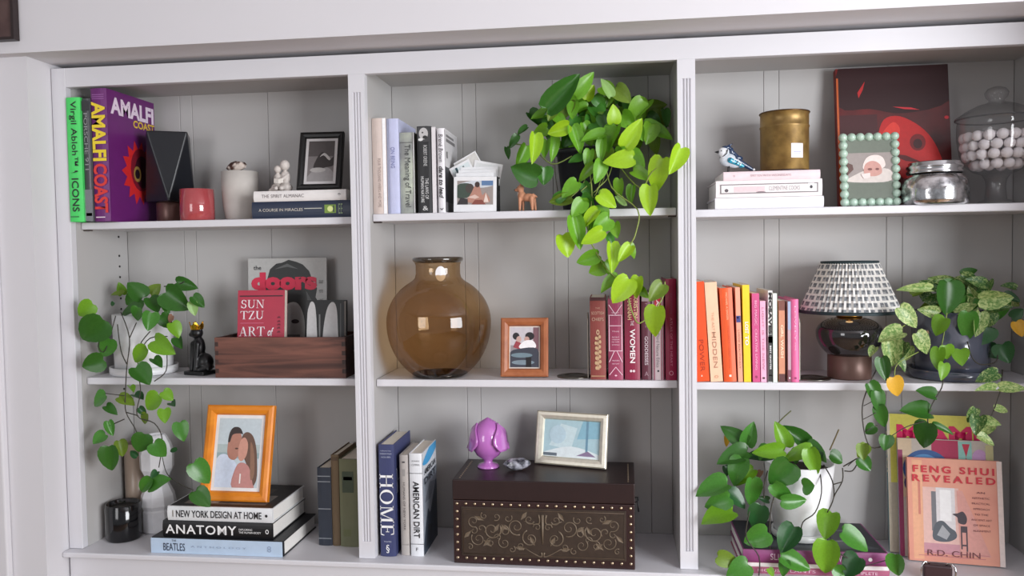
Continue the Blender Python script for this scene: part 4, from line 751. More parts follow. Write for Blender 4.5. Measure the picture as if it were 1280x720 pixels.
for s in (-1, 1):
    w_ = blob('wing', [], teal, t, .0012, 3, caps=[((-.008, s*.0125, .028), .0075, (.026, s*.0075, .013), .0035)])
    for k in range(4): MB().tube([(-.012+.009*k, s*(.02-.0016*k), .026-.004*k), (-.007+.009*k, s*(.0195-.0016*k), .033-.004*k)], .0011, 5).build('wing_bar', WHITE if k % 2 else navy, t)
    MB().sphere((-.028, s*.0085, .052), .0017, 1).build('eye', BLACK, t)
    MB().tube([(-.014, s*.0125, .055), (-.016, s*.0135, .045), (-.024, s*.009, .038), (-.03, 0, .036)], .0013, 5).build('collar', BLACK, t)
    MB().tube([(-.008, s*.006, .014), (-.01, s*.006, -.003)], .0012, 5).build('leg', BLACK, t)
MB().lathe([(.0042, 0), (.0028, .007), (0, .014)], 8).build('beak', BLACK, t, (-.03, 0, .05), (0, -math.pi/2-.0, 0))
# big red book
b = board('red_book', 'large dark red art book standing face out behind the beaded frame', 'book', 1049.5, 1191, 84, .165, S1C, math.radians(-1), math.radians(7), .022, (120, 26, 24), hard=True, mult=1.01,
    shapes=[(mottled('redprint', (62, 10, 14), (104, 20, 22), 9, .35, .65, .4), rect(.025, 0, 1, 1)), ((46, 8, 14), [(.025, .72), (.3, .7), (.6, .66), (1, .74), (1, 1), (.025, 1)]), ((70, 26, 30), rect(.025, .45, .36, .66)), ((196, 30, 30), [(.36, .5), (.42, .62), (.56, .64), (.74, .56), (.86, .44), (.94, .26), (.96, .14), (.8, .12), (.6, .18), (.46, .3), (.36, .42)]), ((230, 60, 48), [(.4, .52), (.5, .6), (.56, .54), (.5, .44), (.4, .44)]), ((120, 18, 22), ell(.71, .45, .07, .06)), ((60, 14, 18), ell(.71, .44, .04, .035)), ((96, 14, 18), [(.44, .38), (.6, .36), (.76, .3), (.6, .32)]), ((190, 40, 44), [(.19, .82), (.26, .9), (.24, .84), (.2, .78)]), ((214, 50, 60), [(.5, .71), (.66, .7), (.74, .68), (.6, .69)]), ((214, 50, 60), ell(.97, .62, .02, .012)), ((190, 90, 40), rect(.002, .02, .02, .93))])
# beaded frame
p0 = X(1052, .07, S1C); p1 = X(1129, .07, S1C); wF = p1-p0; hF = (P(1090, 165.5, .08).z-S1C)*1.01; rb2 = .0103
t = thing('beaded_frame', 'mint green beaded picture frame with a sleeping baby photo', 'picture frame', ((p0+p1)/2, .07, S1C+.0006+.0165*math.sin(math.radians(6))), (-math.radians(6), 0, math.radians(1)))
MB().bbox(-wF/2+rb2*.5, wF/2-rb2*.5, rb2, rb2+.006, rb2*.2, hF-rb2*.5, .001).build('backing', mat((150, 170, 156), .6), t)
bead = MB().sphere((0, 0, 0), rb2, 3).build('bead', mat((176, 200, 184), .3, coat=.3), t, (-wF/2+rb2, rb2, rb2))
nx, nz = 7, 9; ps = [(-wF/2+rb2+(wF-2*rb2)*i/(nx-1), z_) for z_ in (rb2, hF-rb2) for i in range(nx)]+[(x_, rb2+(hF-2*rb2)*j/(nz-1)) for x_ in (-wF/2+rb2, wF/2-rb2) for j in range(1, nz-1)]
for x_, z_ in ps[1:]: copy_part(bead, t, (x_, rb2, z_))
print_on(t, (0, rb2, hF/2), FX, FY, wF-rb2*3.4, hF-rb2*3.4, [((104, 112, 100), rect(0, 0, 1, 1)), ((150, 140, 136), rect(0, .3, 1, .78)), ((96, 104, 92), rect(0, 0, 1, .26)), ((206, 196, 190), [(0, .3), (.2, .42), (.5, .5), (.9, .5), (1, .36), (.8, .28)]), ((230, 214, 208), [(.36, .5), (.42, .68), (.6, .74), (.78, .7), (.84, .56), (.7, .5)]), ((196, 146, 136), [(.38, .42), (.4, .58), (.56, .64), (.72, .58), (.76, .44), (.6, .38)]), ((120, 70, 66), ell(.5, .5, .05, .02)), ((120, 70, 66), ell(.66, .5, .04, .02)), ((90, 60, 54), [(0, .4), (.14, .5), (.12, .58), (0, .62)]), ((226, 210, 206), [(.3, .42), (.5, .44), (.5, .36), (.36, .34)])], 'photo', .001)
# silver jar
cj = X(1167.5, .082, S1C); kx = .00214; zj = lambda py: P(1167, py, .065).z-S1C
t = thing('mercury_jar', 'silver mercury-glass jar with a ridged collar, before the red book', 'jar', (cj, .082, S1C))
rj = 36*kx*.98
MB().lathe([(rj*.9, .0004), (rj*.97, .004), (rj, .012), (rj, zj(235)), (rj*.95, zj(226)), (rj*.82, zj(219)), (rj*.74, zj(217)), (rj*.74, zj(215))], 48).build('body', mottled('mercury', (130, 130, 132), (232, 232, 234), 55, .35, .6, .1, 1, .3), t)
MB().lathe([(rj*.8, zj(216.5)), (rj*.82, zj(214)), (rj*.77, zj(212)), (rj*.82, zj(209)), (rj*.82, zj(207)), (rj*.74, zj(205)), (rj*.76, zj(203)), (rj*.72, zj(202)), (rj*.68, zj(204)), (rj*.66, zj(214))], 48, cap=False).build('collar', mat((196, 196, 198), .2, 1), t)
MB().lathe([(rj*.665, zj(209)), (0, zj(209))], 32, cap=False).build('wax', mat((226, 222, 214), .5), t)
# apothecary jar
ya = .105; xa = X(1244.5, ya, S1C); za_ = lambda py: P(1245, py, ya-.03).z-S1C; ka = .00214
clear = glass('clear_glass', (.975, .98, .985)); Rj = 39.5*ka
t = thing('apothecary_jar', 'clear footed apothecary jar with a domed lid, holding white balls', 'jar', (xa, ya, S1C))
MB().lathe([(0, .0006), (.04, .0006), (.041, .004), (.036, .008), (.024, .012), (.021, za_(232)), (.023, za_(224)), (.03, za_(217)), (.05, za_(213)), (.07, za_(204)), (Rj*.93, za_(192)), (Rj, za_(172)), (Rj*1.01, za_(156)), (Rj*.99, za_(149)), (Rj*1.03, za_(147))], 56, cap=False).build('bowl', clear, t)
MB().lathe([(Rj*1.06, za_(146)), (Rj*1.05, za_(144)), (Rj*.8, za_(136)), (Rj*.5, za_(129)), (.02, za_(126)), (.016, za_(123)), (.024, za_(118)), (.026, za_(113)), (.02, za_(108)), (.01, za_(106)), (0, za_(105.5))], 48, cap=False).build('lid', glass('clear_glass2', (.95, .955, .96)), t)
MB().lathe([(Rj*1.03, za_(147.4)), (Rj*1.06, za_(146.6)), (Rj*1.06, za_(145.6)), (Rj*1.03, za_(145.6))], 48, cap=False).build('rim', glass('clear_rim', (.6, .61, .63)), t)
br = .0127; ballm = mat((224, 218, 220), .6, var=.03)
bal = None; zz0 = za_(211.5); rg = random.Random(5); placed = []
def inner_r(z):
    tb = [(za_(213), .046), (za_(204), .066), (za_(192), Rj*.91), (za_(172), Rj*.97), (za_(150), Rj*.97)]
    for (a, ra), (c_, rc_) in zip(tb[:-1], tb[1:]):
        if a <= z <= c_: return ra+(rc_-ra)*(z-a)/(c_-a)
    return 0
zl_ = za_(212)+br+.002; lay = 0
while zl_ < za_(157)-br*.3:
    rr_ = min(inner_r(zl_), inner_r(zl_-br*.7)+.004)-br*1.06; q = rr_
    first = True
    while q > br*.6:
        n_ = max(1, int(math.pi*q/(br*1.02))) if q > br else 1
        if q > br:
            n_ = int(math.pi/math.asin(min(1, br*1.01/q)))
        for i in range(n_):
            a = 2*math.pi*i/n_+lay*1.3+q*20; placed.append((q*math.cos(a), q*math.sin(a), zl_))
        q -= br*2.03
        if q <= br*.6 and q > -br*.2: placed.append((0, 0, zl_)); break
    zl_ += br*1.72; lay += 1
vis = [p for p in placed if p[1] < .045]
for p in vis:
    w0 = Vector((xa, ya, S1C))+Vector(p)
    if bal is None: bal = MB().sphere((0, 0, 0), br, 3).build('white_ball', ballm); o = bal
    else: o = bal.copy(); C.objects.link(o)
    o.location = w0; tag(o, 'white matte ball inside the clear apothecary jar', 'ball', 'white balls in the apothecary jar')
# ================================================================== right bay, middle shelf
yb = .045
L1 = dict(hard=False)
b = book_up('orange_book', 'bright orange-red book leaning on the pilaster, sparse lettering', 868, 887.3, 353, S2C, yb, .16, (236, 84, 30), top=861, hard=False); spine(b, 'POWER', .58, .9, .3, (180, 60, 30), .1); spine_h(b, '▲', .94, .12, .018, (250, 230, 210))
b = book_up('peach_book', 'pale peach book leaning between two bright orange ones', 888.3, 904, 353.5, S2C, yb, .16, (240, 196, 164), top=880.5, hard=False); spine(b, 'THE ART OF', .3, .56, .2, (206, 160, 130)); spine(b, 'HIDDEN', .5, .86, .32, (176, 128, 104), .0); spine_h(b, 'o', .95, .3, .03, (210, 160, 130))
b = book_up('orange_book', 'orange hardback with small white emblem, leaning beside the peach books', 905.3, 921.3, 360.5, S2C, yb-.002, .16, (232, 92, 40), top=899.5, hard=True); spine(b, 'MICHAEL A SINGER', .05, .34, .16, (246, 190, 150)); spine(b, 'THE UNTETHERED SOUL', .4, .86, .14, (206, 84, 46), .05); spine_h(b, '■', .935, .18, .022, (250, 236, 220))
b = book_up('peach_book', 'slim salmon book with a small blue picture on its spine', 922.6, 929, 359.5, S2C, yb+.002, .16, (234, 164, 136), top=918.8, hard=False); spine(b, 'LIVING BEAUTIFULLY', .45, .86, .3, (160, 96, 80)); band(b, .3, .37, .05, .95, (60, 66, 130)); band(b, .31, .33, .2, .5, (220, 220, 240))
b = book_up('yellow_book', 'yellow book with white lettering, the brightest in its row', 930, 939.2, 356.5, S2C, yb, .16, (246, 206, 44), top=927.8, hard=False); spine(b, 'LOST', .38, .5, .5, WHITE, .0, bold=.03); spine(b, 'TO', .52, .62, .5, WHITE, .0, bold=.03)
b = book_up('pink_book', 'deep pink paperback with pale lettering beside the yellow book', 941, 950.6, 367, S2C, yb-.002, .16, (206, 82, 134), top=939.8, hard=False); spine(b, 'BIG MAGIC', .08, .36, .32, (240, 190, 214)); spine(b, 'CREATIVE LIVING', .4, .86, .3, (240, 190, 214)); spine_h(b, '●', .94, .3, .03, (150, 50, 90))
b = book_up('pink_book', 'pale pink paperback with mauve lettering', 951.2, 958.6, 376.5, S2C, yb, .15, (240, 178, 204), top=949.8, hard=False); spine(b, 'LIGHT IS THE NEW', .08, .85, .34, (190, 120, 150)); spine_h(b, '■', .95, .4, .02, INK)
b = book_up('pattern_book', 'black and white lettered book between pale pink and mint spines', 960, 966, 363.5, S2C, yb, .16, (232, 230, 228), top=960, hard=False); spine(b, 'MOSAVESI', .02, .5, .72, (20, 20, 22), bold=.05); band(b, .5, .995, .02, .98, (48, 46, 46)); spine(b, 'BEST QUOTES', .6, .86, .4, WHITE, bold=.02); band(b, .92, .93, 0, 1, (220, 220, 220)); band(b, .5, .57, 0, 1, (120, 118, 116))
b = book_up('mint_book', 'slim pale mint book beside the black and white spine', 966.4, 972, 367, S2C, yb-.003, .15, (222, 236, 224), top=966, hard=False)
b = book_up('pattern_book', 'tan and rust patterned paperback with pale lettering', 973.8, 981.6, 376, S2C, yb+.003, .15, (206, 140, 110), top=973.6, hard=False); spine(b, 'GIRL WASH', .3, .7, .5, (246, 220, 190), bold=.02); band(b, .0, .12, .0, 1, (120, 70, 60)); band(b, .9, 1, 0, 1, (90, 50, 50))
b = book_up('pattern_book', 'thin blue-grey to rose paperback beside the last pink book', 985, 989.2, 377, S2C, yb+.003, .15, (190, 160, 170), top=984.6, hard=False); band(b, .0, .35, 0, 1, (160, 172, 200)); band(b, .85, 1, 0, 1, (130, 80, 96)); spine_h(b, '●', .95, .5, .02, WHITE)
b = book_up('pink_book', 'rose pink hardback at the end of the row beside the bookend', 989.6, 999.6, 374.5, S2C, yb, .155, (226, 104, 154), top=988.8, hard=True); spine(b, 'LOVELY', .08, .5, .24, (246, 186, 212)); spine(b, 'A NOVEL', .52, .62, .2, (246, 186, 212)); spine_h(b, '●', .95, .3, .025, (150, 50, 100))
bookend('metal bookend with a flat disc foot, between the pink books and the lamp', 1030, 1001.5, .06, S2C, 1, P(1003, 391, .08).z-S2C)
# lamp
yl = .125; xl = X(1061.5, yl, S2C); zl2 = lambda py: P(1061, py, yl-.03).z-S2C; kl = .00216
t = thing('table_lamp', 'small table lamp with grey glass globe base and pleated patterned shade', 'lamp', (xl, yl, S2C))
MB().lathe([(23.5*kl, .0004), (24*kl, .003), (24*kl, zl2(445.5)), (23*kl, zl2(444.5)), (12*kl, zl2(444))], 40).build('plinth', mat((104, 78, 70), .4, .3), t)
MB().lathe([(37*kl*math.cos(math.radians(a_))**.8, zl2(417)+(zl2(396.5)-zl2(417))*math.sin(math.radians(a_))) for a_ in range(0, 86, 6)][::-1]+[(37*kl*math.cos(math.radians(a_)), zl2(417)+(zl2(453)-zl2(417))*math.sin(math.radians(a_))) for a_ in range(6, 55, 6)], 56).build('globe', mat((34, 32, 33), .08, var=.1, coat=1), t)
MB().lathe([(14*kl, zl2(397)), (14*kl, zl2(393.5)), (6*kl, zl2(392)), (4*kl, zl2(372)), (0, zl2(372))], 24).build('socket', mat((196, 140, 60), .3, 1), t)
sh = MB(); N = 132; rows = 24; zb_, ztp = zl2(389.5), zl2(328); Rb, Rt = 55*kl, 30.5*kl
vs_ = []
for j in range(rows+1):
    f2 = j/rows
    for i in range(N):
        a = 2*math.pi*i/N; r_ = Rb+(Rt-Rb)*f2+(.0014 if i % 2 else -.0014); vs_.append((r_*math.cos(a), r_*math.sin(a), zb_+(ztp-zb_)*f2))
sh.v = vs_
for j in range(rows):
    for i in range(N):
        k2 = (i+(j//3)) % 3; mi = 0 if j % 3 == 2 else (1 if k2 == 0 else (2 if k2 == 1 and j % 3 == 0 else (1 if k2 == 1 else 0)))
        sh.f.append([j*N+i, j*N+(i+1) % N, (j+1)*N+(i+1) % N, (j+1)*N+i]); sh.m.append(mi); sh.sm.append(False)
o = sh.build('shade', [mat((228, 226, 222), .8, trans=.2), mat((112, 116, 120), .8, trans=.12), mat((160, 162, 164), .8, trans=.15)], t)
trim_ = mat((26, 44, 48), .7)
MB().lathe([(Rb+.003, zb_-.004), (Rb+.0035, zb_+.002), (Rb, zb_+.004), (Rb-.002, zb_-.003), (Rb+.003, zb_-.004)], 64, cap=False).build('shade_trim', trim_, t); MB().lathe([(Rt+.002, ztp-.003), (Rt+.002, ztp+.003), (Rt-.0015, ztp+.003), (Rt-.0015, ztp-.003), (Rt+.002, ztp-.003)], 64, cap=False).build('shade_trim', trim_, t)
bulb = MB().lathe([(.006, zl2(372)), (.014, zl2(362)), (.016, zl2(356)), (.012, zl2(350)), (0, zl2(347))], 20).build('bulb', mat((240, 220, 180), .4), t)
em = bpy.data.materials.new('bulb_glow'); em.use_nodes = True; pb = em.node_tree.nodes['Principled BSDF']; pb.inputs['Emission Color'].default_value = (1, .62, .28, 1); pb.inputs['Emission Strength'].default_value = 4; bulb.data.materials.clear(); bulb.data.materials.append(em)
MB().tube([(0, 0, zl2(372)), (0, 0, ztp)], .0015).tube([(-Rt, 0, ztp), (Rt, 0, ztp)], .0015).build('shade_spider', mat((120, 100, 70), .4, .8), t)
# ================================================================== right bay, bottom shelf: stack, magazines, clip
q = P(1000, 689, -.012); zt1 = q.z; yk = -.012
zlow = (zt1-.0005)*.47
b = book_flat('garden_book', 'rose-spined hardback at the bottom of the pair under the white pot', 929, 1112, 0, zlow, yk, .21, (168, 92, 120)); print_on(b.t, (b.w*.5, -.0001, b.h*.82), FX, FY, b.w*.99, b.h*.34, [((228, 222, 222), rect(0, 0, 1, 1))], 'white_band'); spine_f(b, 'HOUSEPLANTS', .1, .5, .25, (226, 190, 206), -.15); spine_f(b, 'COMPLETE', .72, .92, .25, (226, 190, 206), -.15)
b = book_flat('garden_book', 'plum-spined black-covered hardback directly under the white plant pot', 929, 1111, zlow+.0006, zt1-zlow-.0012, yk, .215, (134, 62, 112),
    top=[((44, 46, 52), rect(0, 0, 1, 1)), ((70, 74, 80), [(.1, .2), (.5, .4), (.9, .2), (.9, .1), (.1, .1)]), ((120, 122, 124), [(.6, .3), (.75, .32), (.9, .28), (.9, .3), (.75, .36)]), ((90, 94, 98), [(.7, .7), (.85, .75), (.95, .7), (.9, .66)])])
spine_f(b, 'SLIM', .19, .29, .5, (222, 196, 214)); spine_f(b, 'VITAL', .66, .76, .5, (222, 196, 214)); text(b.t, '●', (b.w*.875, -.0005, b.h*.5), FX, FY, .009, .009, WHITE)
zpl = zt1+.0006
# magazines: rotated a little, leaning on each other
rzm = math.atan2(PZ(1257, 711, 0).y-PZ(1137, 701.5, 0).y, PZ(1257, 711, 0).x-PZ(1137, 701.5, 0).x); rzm = max(-.3, min(-.05, rzm))
def mag(name, label, pbl, pyb, ptr, pytop, col, th, shapes, dy=0, wpx=None, cat='magazine'):
    pass
f0 = PZ(1137, 701.5, 0); f1 = PZ(1257, 711, 0); wF = (f1-f0).length
ax = Vector((math.cos(rzm), math.sin(rzm), 0)); ay = Vector((-math.sin(rzm), math.cos(rzm), 0)); ln = math.radians(9)
def stand(name, label, cat, off, back, w, ptop, pxtop, th, col, shapes, page=None):
    o = f0+ax*off+ay*back; yy = o.y+.03; h = (P(pxtop, ptop, o.y+.03-.06).z)/math.cos(ln)
    t = thing(name, label, cat, (o.x, o.y, .0006+th*math.sin(ln)), (-ln, 0, rzm)); ct = .001
    MB().box(0, w, 0, ct, 0, h).box(0, w, th-ct, th, 0, h).box(0, ct, ct, th-ct, 0, h).build('cover', mat(col, .3), t); COVER[t.name] = t.children[0]
    MB().box(ct+.0002, w-.001, ct+.0002, th-ct-.0002, .001, h-.001).build('pages', page or PAGEW, t)
    print_on(t, (w/2, 0, h/2), FX, FY, w, h, shapes, 'cover_print', .0003)
    r = Bk(); r.t = t; r.w = w; r.h = h; return r
b = stand('design_magazine', 'yellow magazine with hot pink masthead standing rearmost behind other covers', 'magazine', -.036, .05, wF*1.06, 527, 1180, .012, (80, 140, 150), [((222, 216, 96), rect(0, 0, 1, 1)), ((206, 196, 176), rect(0, 0, .03, 1)), ((190, 180, 160), rect(0, .0, 1, .5))])
text(b.t, 'MIAMI', (b.w*.53, 0, b.h*.86), FX, FY, b.w*.86, b.h*.13, mat((222, 20, 96), .5), bold=.05, lift=.001)
text(b.t, 'MIAMI', (0, .006, b.h*.72), (0, 0, -1), (0, -1, 0), b.h*.3, .009, mat((240, 230, 200), .5), bold=.02)
b = stand('art_magazine', 'colourful magazine with a blue dome and geometric shapes, between yellow and salmon covers', 'magazine', -.016, .027, wF*1.03, 558, 1190, .012, (150, 150, 176), [((196, 186, 176), rect(0, 0, 1, 1)), ((214, 190, 160), rect(0, .5, .15, 1)), ((150, 60, 100), rect(0, .0, .05, .9)), ((176, 40, 84), rect(.36, .72, .64, .995)), ((146, 200, 190), rect(.64, .7, .78, .99)), ((196, 40, 70), [(.68, .97), (.76, .97), (.72, .86)]), ((196, 40, 70), [(.68, .74), (.76, .74), (.72, .86)]), ((206, 160, 206), ell(.86, .85, .08, .08)), ((206, 200, 150), rect(.92, .7, 1, .97)), ((52, 92, 150), ell(.3, .74, .25, .17, 28)), ((90, 150, 206), ell(.28, .78, .16, .09, 24)), ((40, 50, 110), ell(.3, .62, .24, .12, 24))])
b = stand('feng_shui_book', 'salmon pink softcover book with red capital title, front of the magazines', 'book', 0, 0, wF, 583, 1192, .018, (226, 152, 134), [(mottled('salmon', (222, 146, 130), (236, 172, 146), 5, .35, .65, .35), rect(0, 0, 1, 1)), ((236, 176, 140), rect(.05, .02, .16, .98)), ((206, 128, 112), rect(.11, .45, .135, .78)), ((232, 190, 180), rect(.16, .08, .54, .72)), ((206, 150, 160), rect(.16, .08, .54, .18)), ((226, 222, 224), rect(.3, .24, .5, .72)), ((120, 120, 126), rect(.25, .3, .3, .68)), ((250, 248, 248), rect(.34, .4, .46, .7)), ((90, 96, 104), [(.26, .22), (.28, .36), (.36, .4), (.44, .34), (.5, .3), (.5, .24), (.4, .2)]), ((170, 172, 176), [(.3, .26), (.36, .36), (.44, .28), (.4, .22)]), ((222, 160, 150), [(.52, .7), (.58, .7), (.86, .08), (.54, .08)]), ((72, 62, 70), [(.47, .47), (.52, .44), (.53, .39), (.6, .38), (.62, .44), (.58, .5), (.52, .48)]), ((80, 66, 74), rect(.55, .3, .62, .36)), ((80, 66, 74), rect(.55, .14, .565, .36)), ((80, 66, 74), rect(.605, .12, .62, .36)), ((80, 66, 74), rect(.55, .17, .62, .185)), ((206, 130, 130), rect(.1, .055, .8, .062)), ((196, 110, 120), rect(.16, .09, .84, .094)), ((238, 222, 216), rect(.945, 0, 1, 1))])
RED = mat((206, 42, 60), .5); DKR = mat((120, 66, 70), .5)
text(b.t, 'FENG SHUI', (b.w*.49, 0, b.h*.895), FX, FY, b.w*.86, b.h*.07, RED, bold=.03, lift=.0022, sp=1.35); text(b.t, 'REVEALED', (b.w*.49, 0, b.h*.805), FX, FY, b.w*.88, b.h*.068, RED, bold=.03, lift=.0022, sp=1.5)
text(b.t, 'R.D. CHIN', (b.w*.47, 0, b.h*.09), FX, FY, b.w*.55, b.h*.055, DKR, lift=.0022)
for k, s in enumerate(('AN', 'AESTHETIC', 'PRACTICAL', 'APPROACH', 'TO THE', 'ANCIENT ART', 'OF SPACE', 'ALIGNMENT')): text(b.t, s, (b.w*.77, 0, b.h*(.69-.052*k)), FX, FY, b.w*(.06+.014*len(s)), b.h*.018, DKR, lift=.0022)
# ragged bundle of pages sticking out behind
# dark clip with chrome loops on the ledge
c = PZ(1173, 727, 0); c = Vector((X(1172, -.012, 0), -.010, 0))
t = thing('chrome_clip', 'dark brown block clip with two bent chrome loops before the salmon book', 'clip', c, (0, 0, -.2))
zc2 = P(1172, 705, -.01).z
MB().bbox(-.03, .03, -.012, .012, .0005, zc2, .004).build('body', mat((58, 38, 42), .4), t)
for s in (-1, 1):
    MB().tube([(s*.034, -.0155, .002), (s*.036, -.0155, zc2*.7), (s*.034, -.0145, zc2*1.02), (s*.029, -.01, zc2*1.16), (s*.022, -.006, zc2*1.14), (s*.017, -.002, zc2*1.0)], .0022, 8).build('wire_loop', mat((206, 206, 208), .12, 1), t)
# framed picture fragment above the left end of the bookcase
a = P(20.5, 50, -.13); t = thing('wall_picture', 'dark brown framed picture hanging above the bookcase, its lower corner showing', 'picture', (a.x, -.1185, a.z))
MB().box(-.46, -.008, -.014, -.0005, .008, .33).build('canvas', mottled('brown_canvas', (62, 40, 40), (116, 92, 86), 6, .4, .7, .6), t)
fr_ = mat((40, 28, 28), .4)
for (x0_, x1_, z0_, z1_) in ((-.468, 0, 0, .007), (-.468, 0, .331, .338), (-.468, -.461, .0072, .3308), (-.007, 0, .0072, .3308)): MB().box(x0_, x1_, -.02, -.0003, z0_, z1_).build('frame_rail', fr_, t)
# ================================================================== plants
def leaf_mesh(name, m, fold, curl, seed):
    half = [(0, 0), (.17, -.08), (.35, -.05), (.47, .1), (.5, .29), (.45, .5), (.33, .71), (.15, .9), (0, 1)]
    rg = random.Random(seed); b = MB(); vs_ = []
    def zf_(x, y): return fold*abs(x)-curl*y*y+.03*math.sin(7*y+seed)*abs(x)*2
    mids = [(0, 0), (0, .0), (0, .02), (0, .1), (0, .25), (0, .46), (0, .67), (0, .86), (0, 1)]
    for (x, y) in mids: vs_.append((0, y, zf_(0, y)))
    n = len(mids)
    for s in (-1, 1):
        for f_ in (.5, 1):
            for (x, y), (mx, my) in zip(half, mids):
                yy = my+(y-my)*(f_ if y > my-.3 else f_); vs_.append((s*x*f_, yy, zf_(x*f_, yy)))
    fs = []
    for si in range(2):
        o1 = n+si*2*n; o2 = o1+n
        for i in range(n-1):
            fs.append((i, i+1, o1+i+1, o1+i)); fs.append((o1+i, o1+i+1, o2+i+1, o2+i))
    b.add(vs_, fs, 0, True)
    me = bpy.data.meshes.new(name); me.from_pydata(b.v, [], b.f); me.materials.append(m)
    me.polygons.foreach_set('use_smooth', b.sm); me.update()
    bm = bmesh.new(); bm.from_mesh(me); bmesh.ops.remove_doubles(bm, verts=bm.verts, dist=1e-5); bmesh.ops.dissolve_degenerate(bm, edges=bm.edges, dist=1e-6); bmesh.ops.recalc_face_normals(bm, faces=bm.faces)
    bm.to_mesh(me); bm.free(); return me
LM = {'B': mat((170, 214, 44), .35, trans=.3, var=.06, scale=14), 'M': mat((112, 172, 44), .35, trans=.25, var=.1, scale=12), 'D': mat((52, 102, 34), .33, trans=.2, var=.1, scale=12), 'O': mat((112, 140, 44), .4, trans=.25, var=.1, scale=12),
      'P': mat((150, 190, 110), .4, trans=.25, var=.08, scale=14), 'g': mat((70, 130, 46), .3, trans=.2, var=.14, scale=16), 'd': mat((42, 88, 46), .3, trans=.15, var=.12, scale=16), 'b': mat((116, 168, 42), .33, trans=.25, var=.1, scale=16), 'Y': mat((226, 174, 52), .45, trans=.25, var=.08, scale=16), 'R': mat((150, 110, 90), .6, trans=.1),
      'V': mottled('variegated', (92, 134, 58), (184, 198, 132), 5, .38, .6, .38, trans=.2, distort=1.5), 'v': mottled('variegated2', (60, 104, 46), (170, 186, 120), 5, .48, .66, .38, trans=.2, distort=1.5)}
LMESH = {k: [leaf_mesh('leaf', m, f_, c_, s_) for f_, c_, s_ in ((.35, .16, 1), (.2, .3, 2), (.5, .1, 3))] for k, m in LM.items()}
rgl = random.Random(21)
OBST = [(X(926, -.012, 0), X(1114, -.012, 0), -.018, .22, 0, zpl+.002), (xl-.125, xl+.125, yl-.125, yl+.125, S2C+.13, S2C+.3), (xl-.085, xl+.085, yl-.085, yl+.085, S2C, S2C+.17)]
def leaf(plant, bx, by, tx, ty, kind, Y, w=.75, dY=None, tilt=None, _n=0):
    dY = rgl.uniform(-.022, .006) if dY is None else dY
    o0 = plant.location; p = P(bx, by, Y); q = P(tx, ty, Y+dY); ay_ = q-p; L = ay_.length
    if L < .004: return
    ayn = ay_.normalized(); n = (CAM-p).normalized()+Vector((0, 0, .35)); n = (n-ayn*n.dot(ayn)).normalized()
    a = rgl.uniform(-.55, .55) if tilt is None else tilt; n = Matrix.Rotation(a, 3, ayn) @ n; axx = ayn.cross(n)
    L *= 1.03; W_ = L*w*1.06/max(.75, math.cos(a))
    if _n < 12:      # keep blades clear of shelf edges, uprights and the back boards
        for c_ in (p, p+ayn*L, p+ayn*L*.3+axx*W_*.5, p+ayn*L*.3-axx*W_*.5, p-ayn*L*.08+axx*W_*.25, p-ayn*L*.08-axx*W_*.25, p+ayn*L*.65+axx*W_*.35, p+ayn*L*.65-axx*W_*.35):
            hit = c_.y > DB-.006 or (c_.z < .004 and c_.y > -.033)
            for bx_ in OBST: hit = hit or (bx_[0] < c_.x < bx_[1] and bx_[2] < c_.y < bx_[3] and bx_[4] < c_.z < bx_[5])
            for x0_, x1_ in ((-.05, 0), (P1L, P1R), (P2L, P2R), (XR, XR+.05)):
                hit = hit or (x0_-.006 < c_.x < x1_+.006 and c_.y > -.012)
            lo = min(p.z, (p+ayn*L).z)-W_*.3; hi_ = max(p.z, (p+ayn*L).z)+W_*.3
            for zs_ in (ZR, S1A if c_.x < P1L else (S1B if c_.x < P2L else S1C), S2A if c_.x < P1L else (S2B if c_.x < P2L else S2C)):
                hit = hit or (c_.y > SB-.006 and lo < zs_+.001 and hi_ > zs_-.02)
            if hit: return leaf(plant, bx, by, tx, ty, kind, Y-.014, w, dY, a, _n+1)
    o = bpy.data.objects.new('leaf', rgl.choice(LMESH[kind])); C.objects.link(o); o.parent = plant
    loc = p-o0
    o.matrix_local = Matrix(((axx.x*W_, ayn.x*L, n.x*L, loc.x), (axx.y*W_, ayn.y*L, n.y*L, loc.y), (axx.z*W_, ayn.z*L, n.z*L, loc.z), (0, 0, 0, 1)))
    return o
def smooth_pts(pts, k=4):
    out = []
    for i in range(len(pts)-1):
        p0, p1, p2, p3 = pts[max(0, i-1)], pts[i], pts[i+1], pts[min(len(pts)-1, i+2)]
        for j in range(k):
            t = j/k; out.append(.5*((2*p1)+(p2-p0)*t+(2*p0-5*p1+4*p2-p3)*t*t+(3*p1-p0-3*p2+p3)*t**3))
    return out+[pts[-1]]
def vine(plant, pts, m, r=.0017):
    o0 = Vector(plant.location); MB().tube([v-o0 for v in smooth_pts([P(*p) for p in pts])], r, 6).build('vine', m, plant)
def stalk(plant, x, y, m, r=.0011, bx=None, by=None):
    pass
vg = mat((104, 120, 56), .5); vd = mat((56, 52, 44), .6); vl = mat((134, 150, 70), .5); soil = mat((44, 34, 28), .95, bump=.6, scale=150)
def zoomer(x0, y0, s): return lambda u, v: (x0+u/s, y0+v/s)
def leaves(plant, zf_, data, Yd, w0=.75, k_=1.0):
    for d in data:
        bu, bv, tu, tv, k = d[:5]; Y = d[5] if len(d) > 5 and d[5] is not None else Yd+rgl.uniform(-.012, .02); w = d[6] if len(d) > 6 else w0
        s_ = (1-k_)/2; bu, bv, tu, tv = bu+(tu-bu)*s_, bv+(tv-bv)*s_, tu-(tu-bu)*s_, tv-(tv-bv)*s_
        b_ = zf_(bu, bv); t_2 = zf_(tu, tv); leaf(plant, b_[0], b_[1], t_2[0], t_2[1], k, Y, w)
def stems(plant, centre, items, m, r=.0011):
    pass
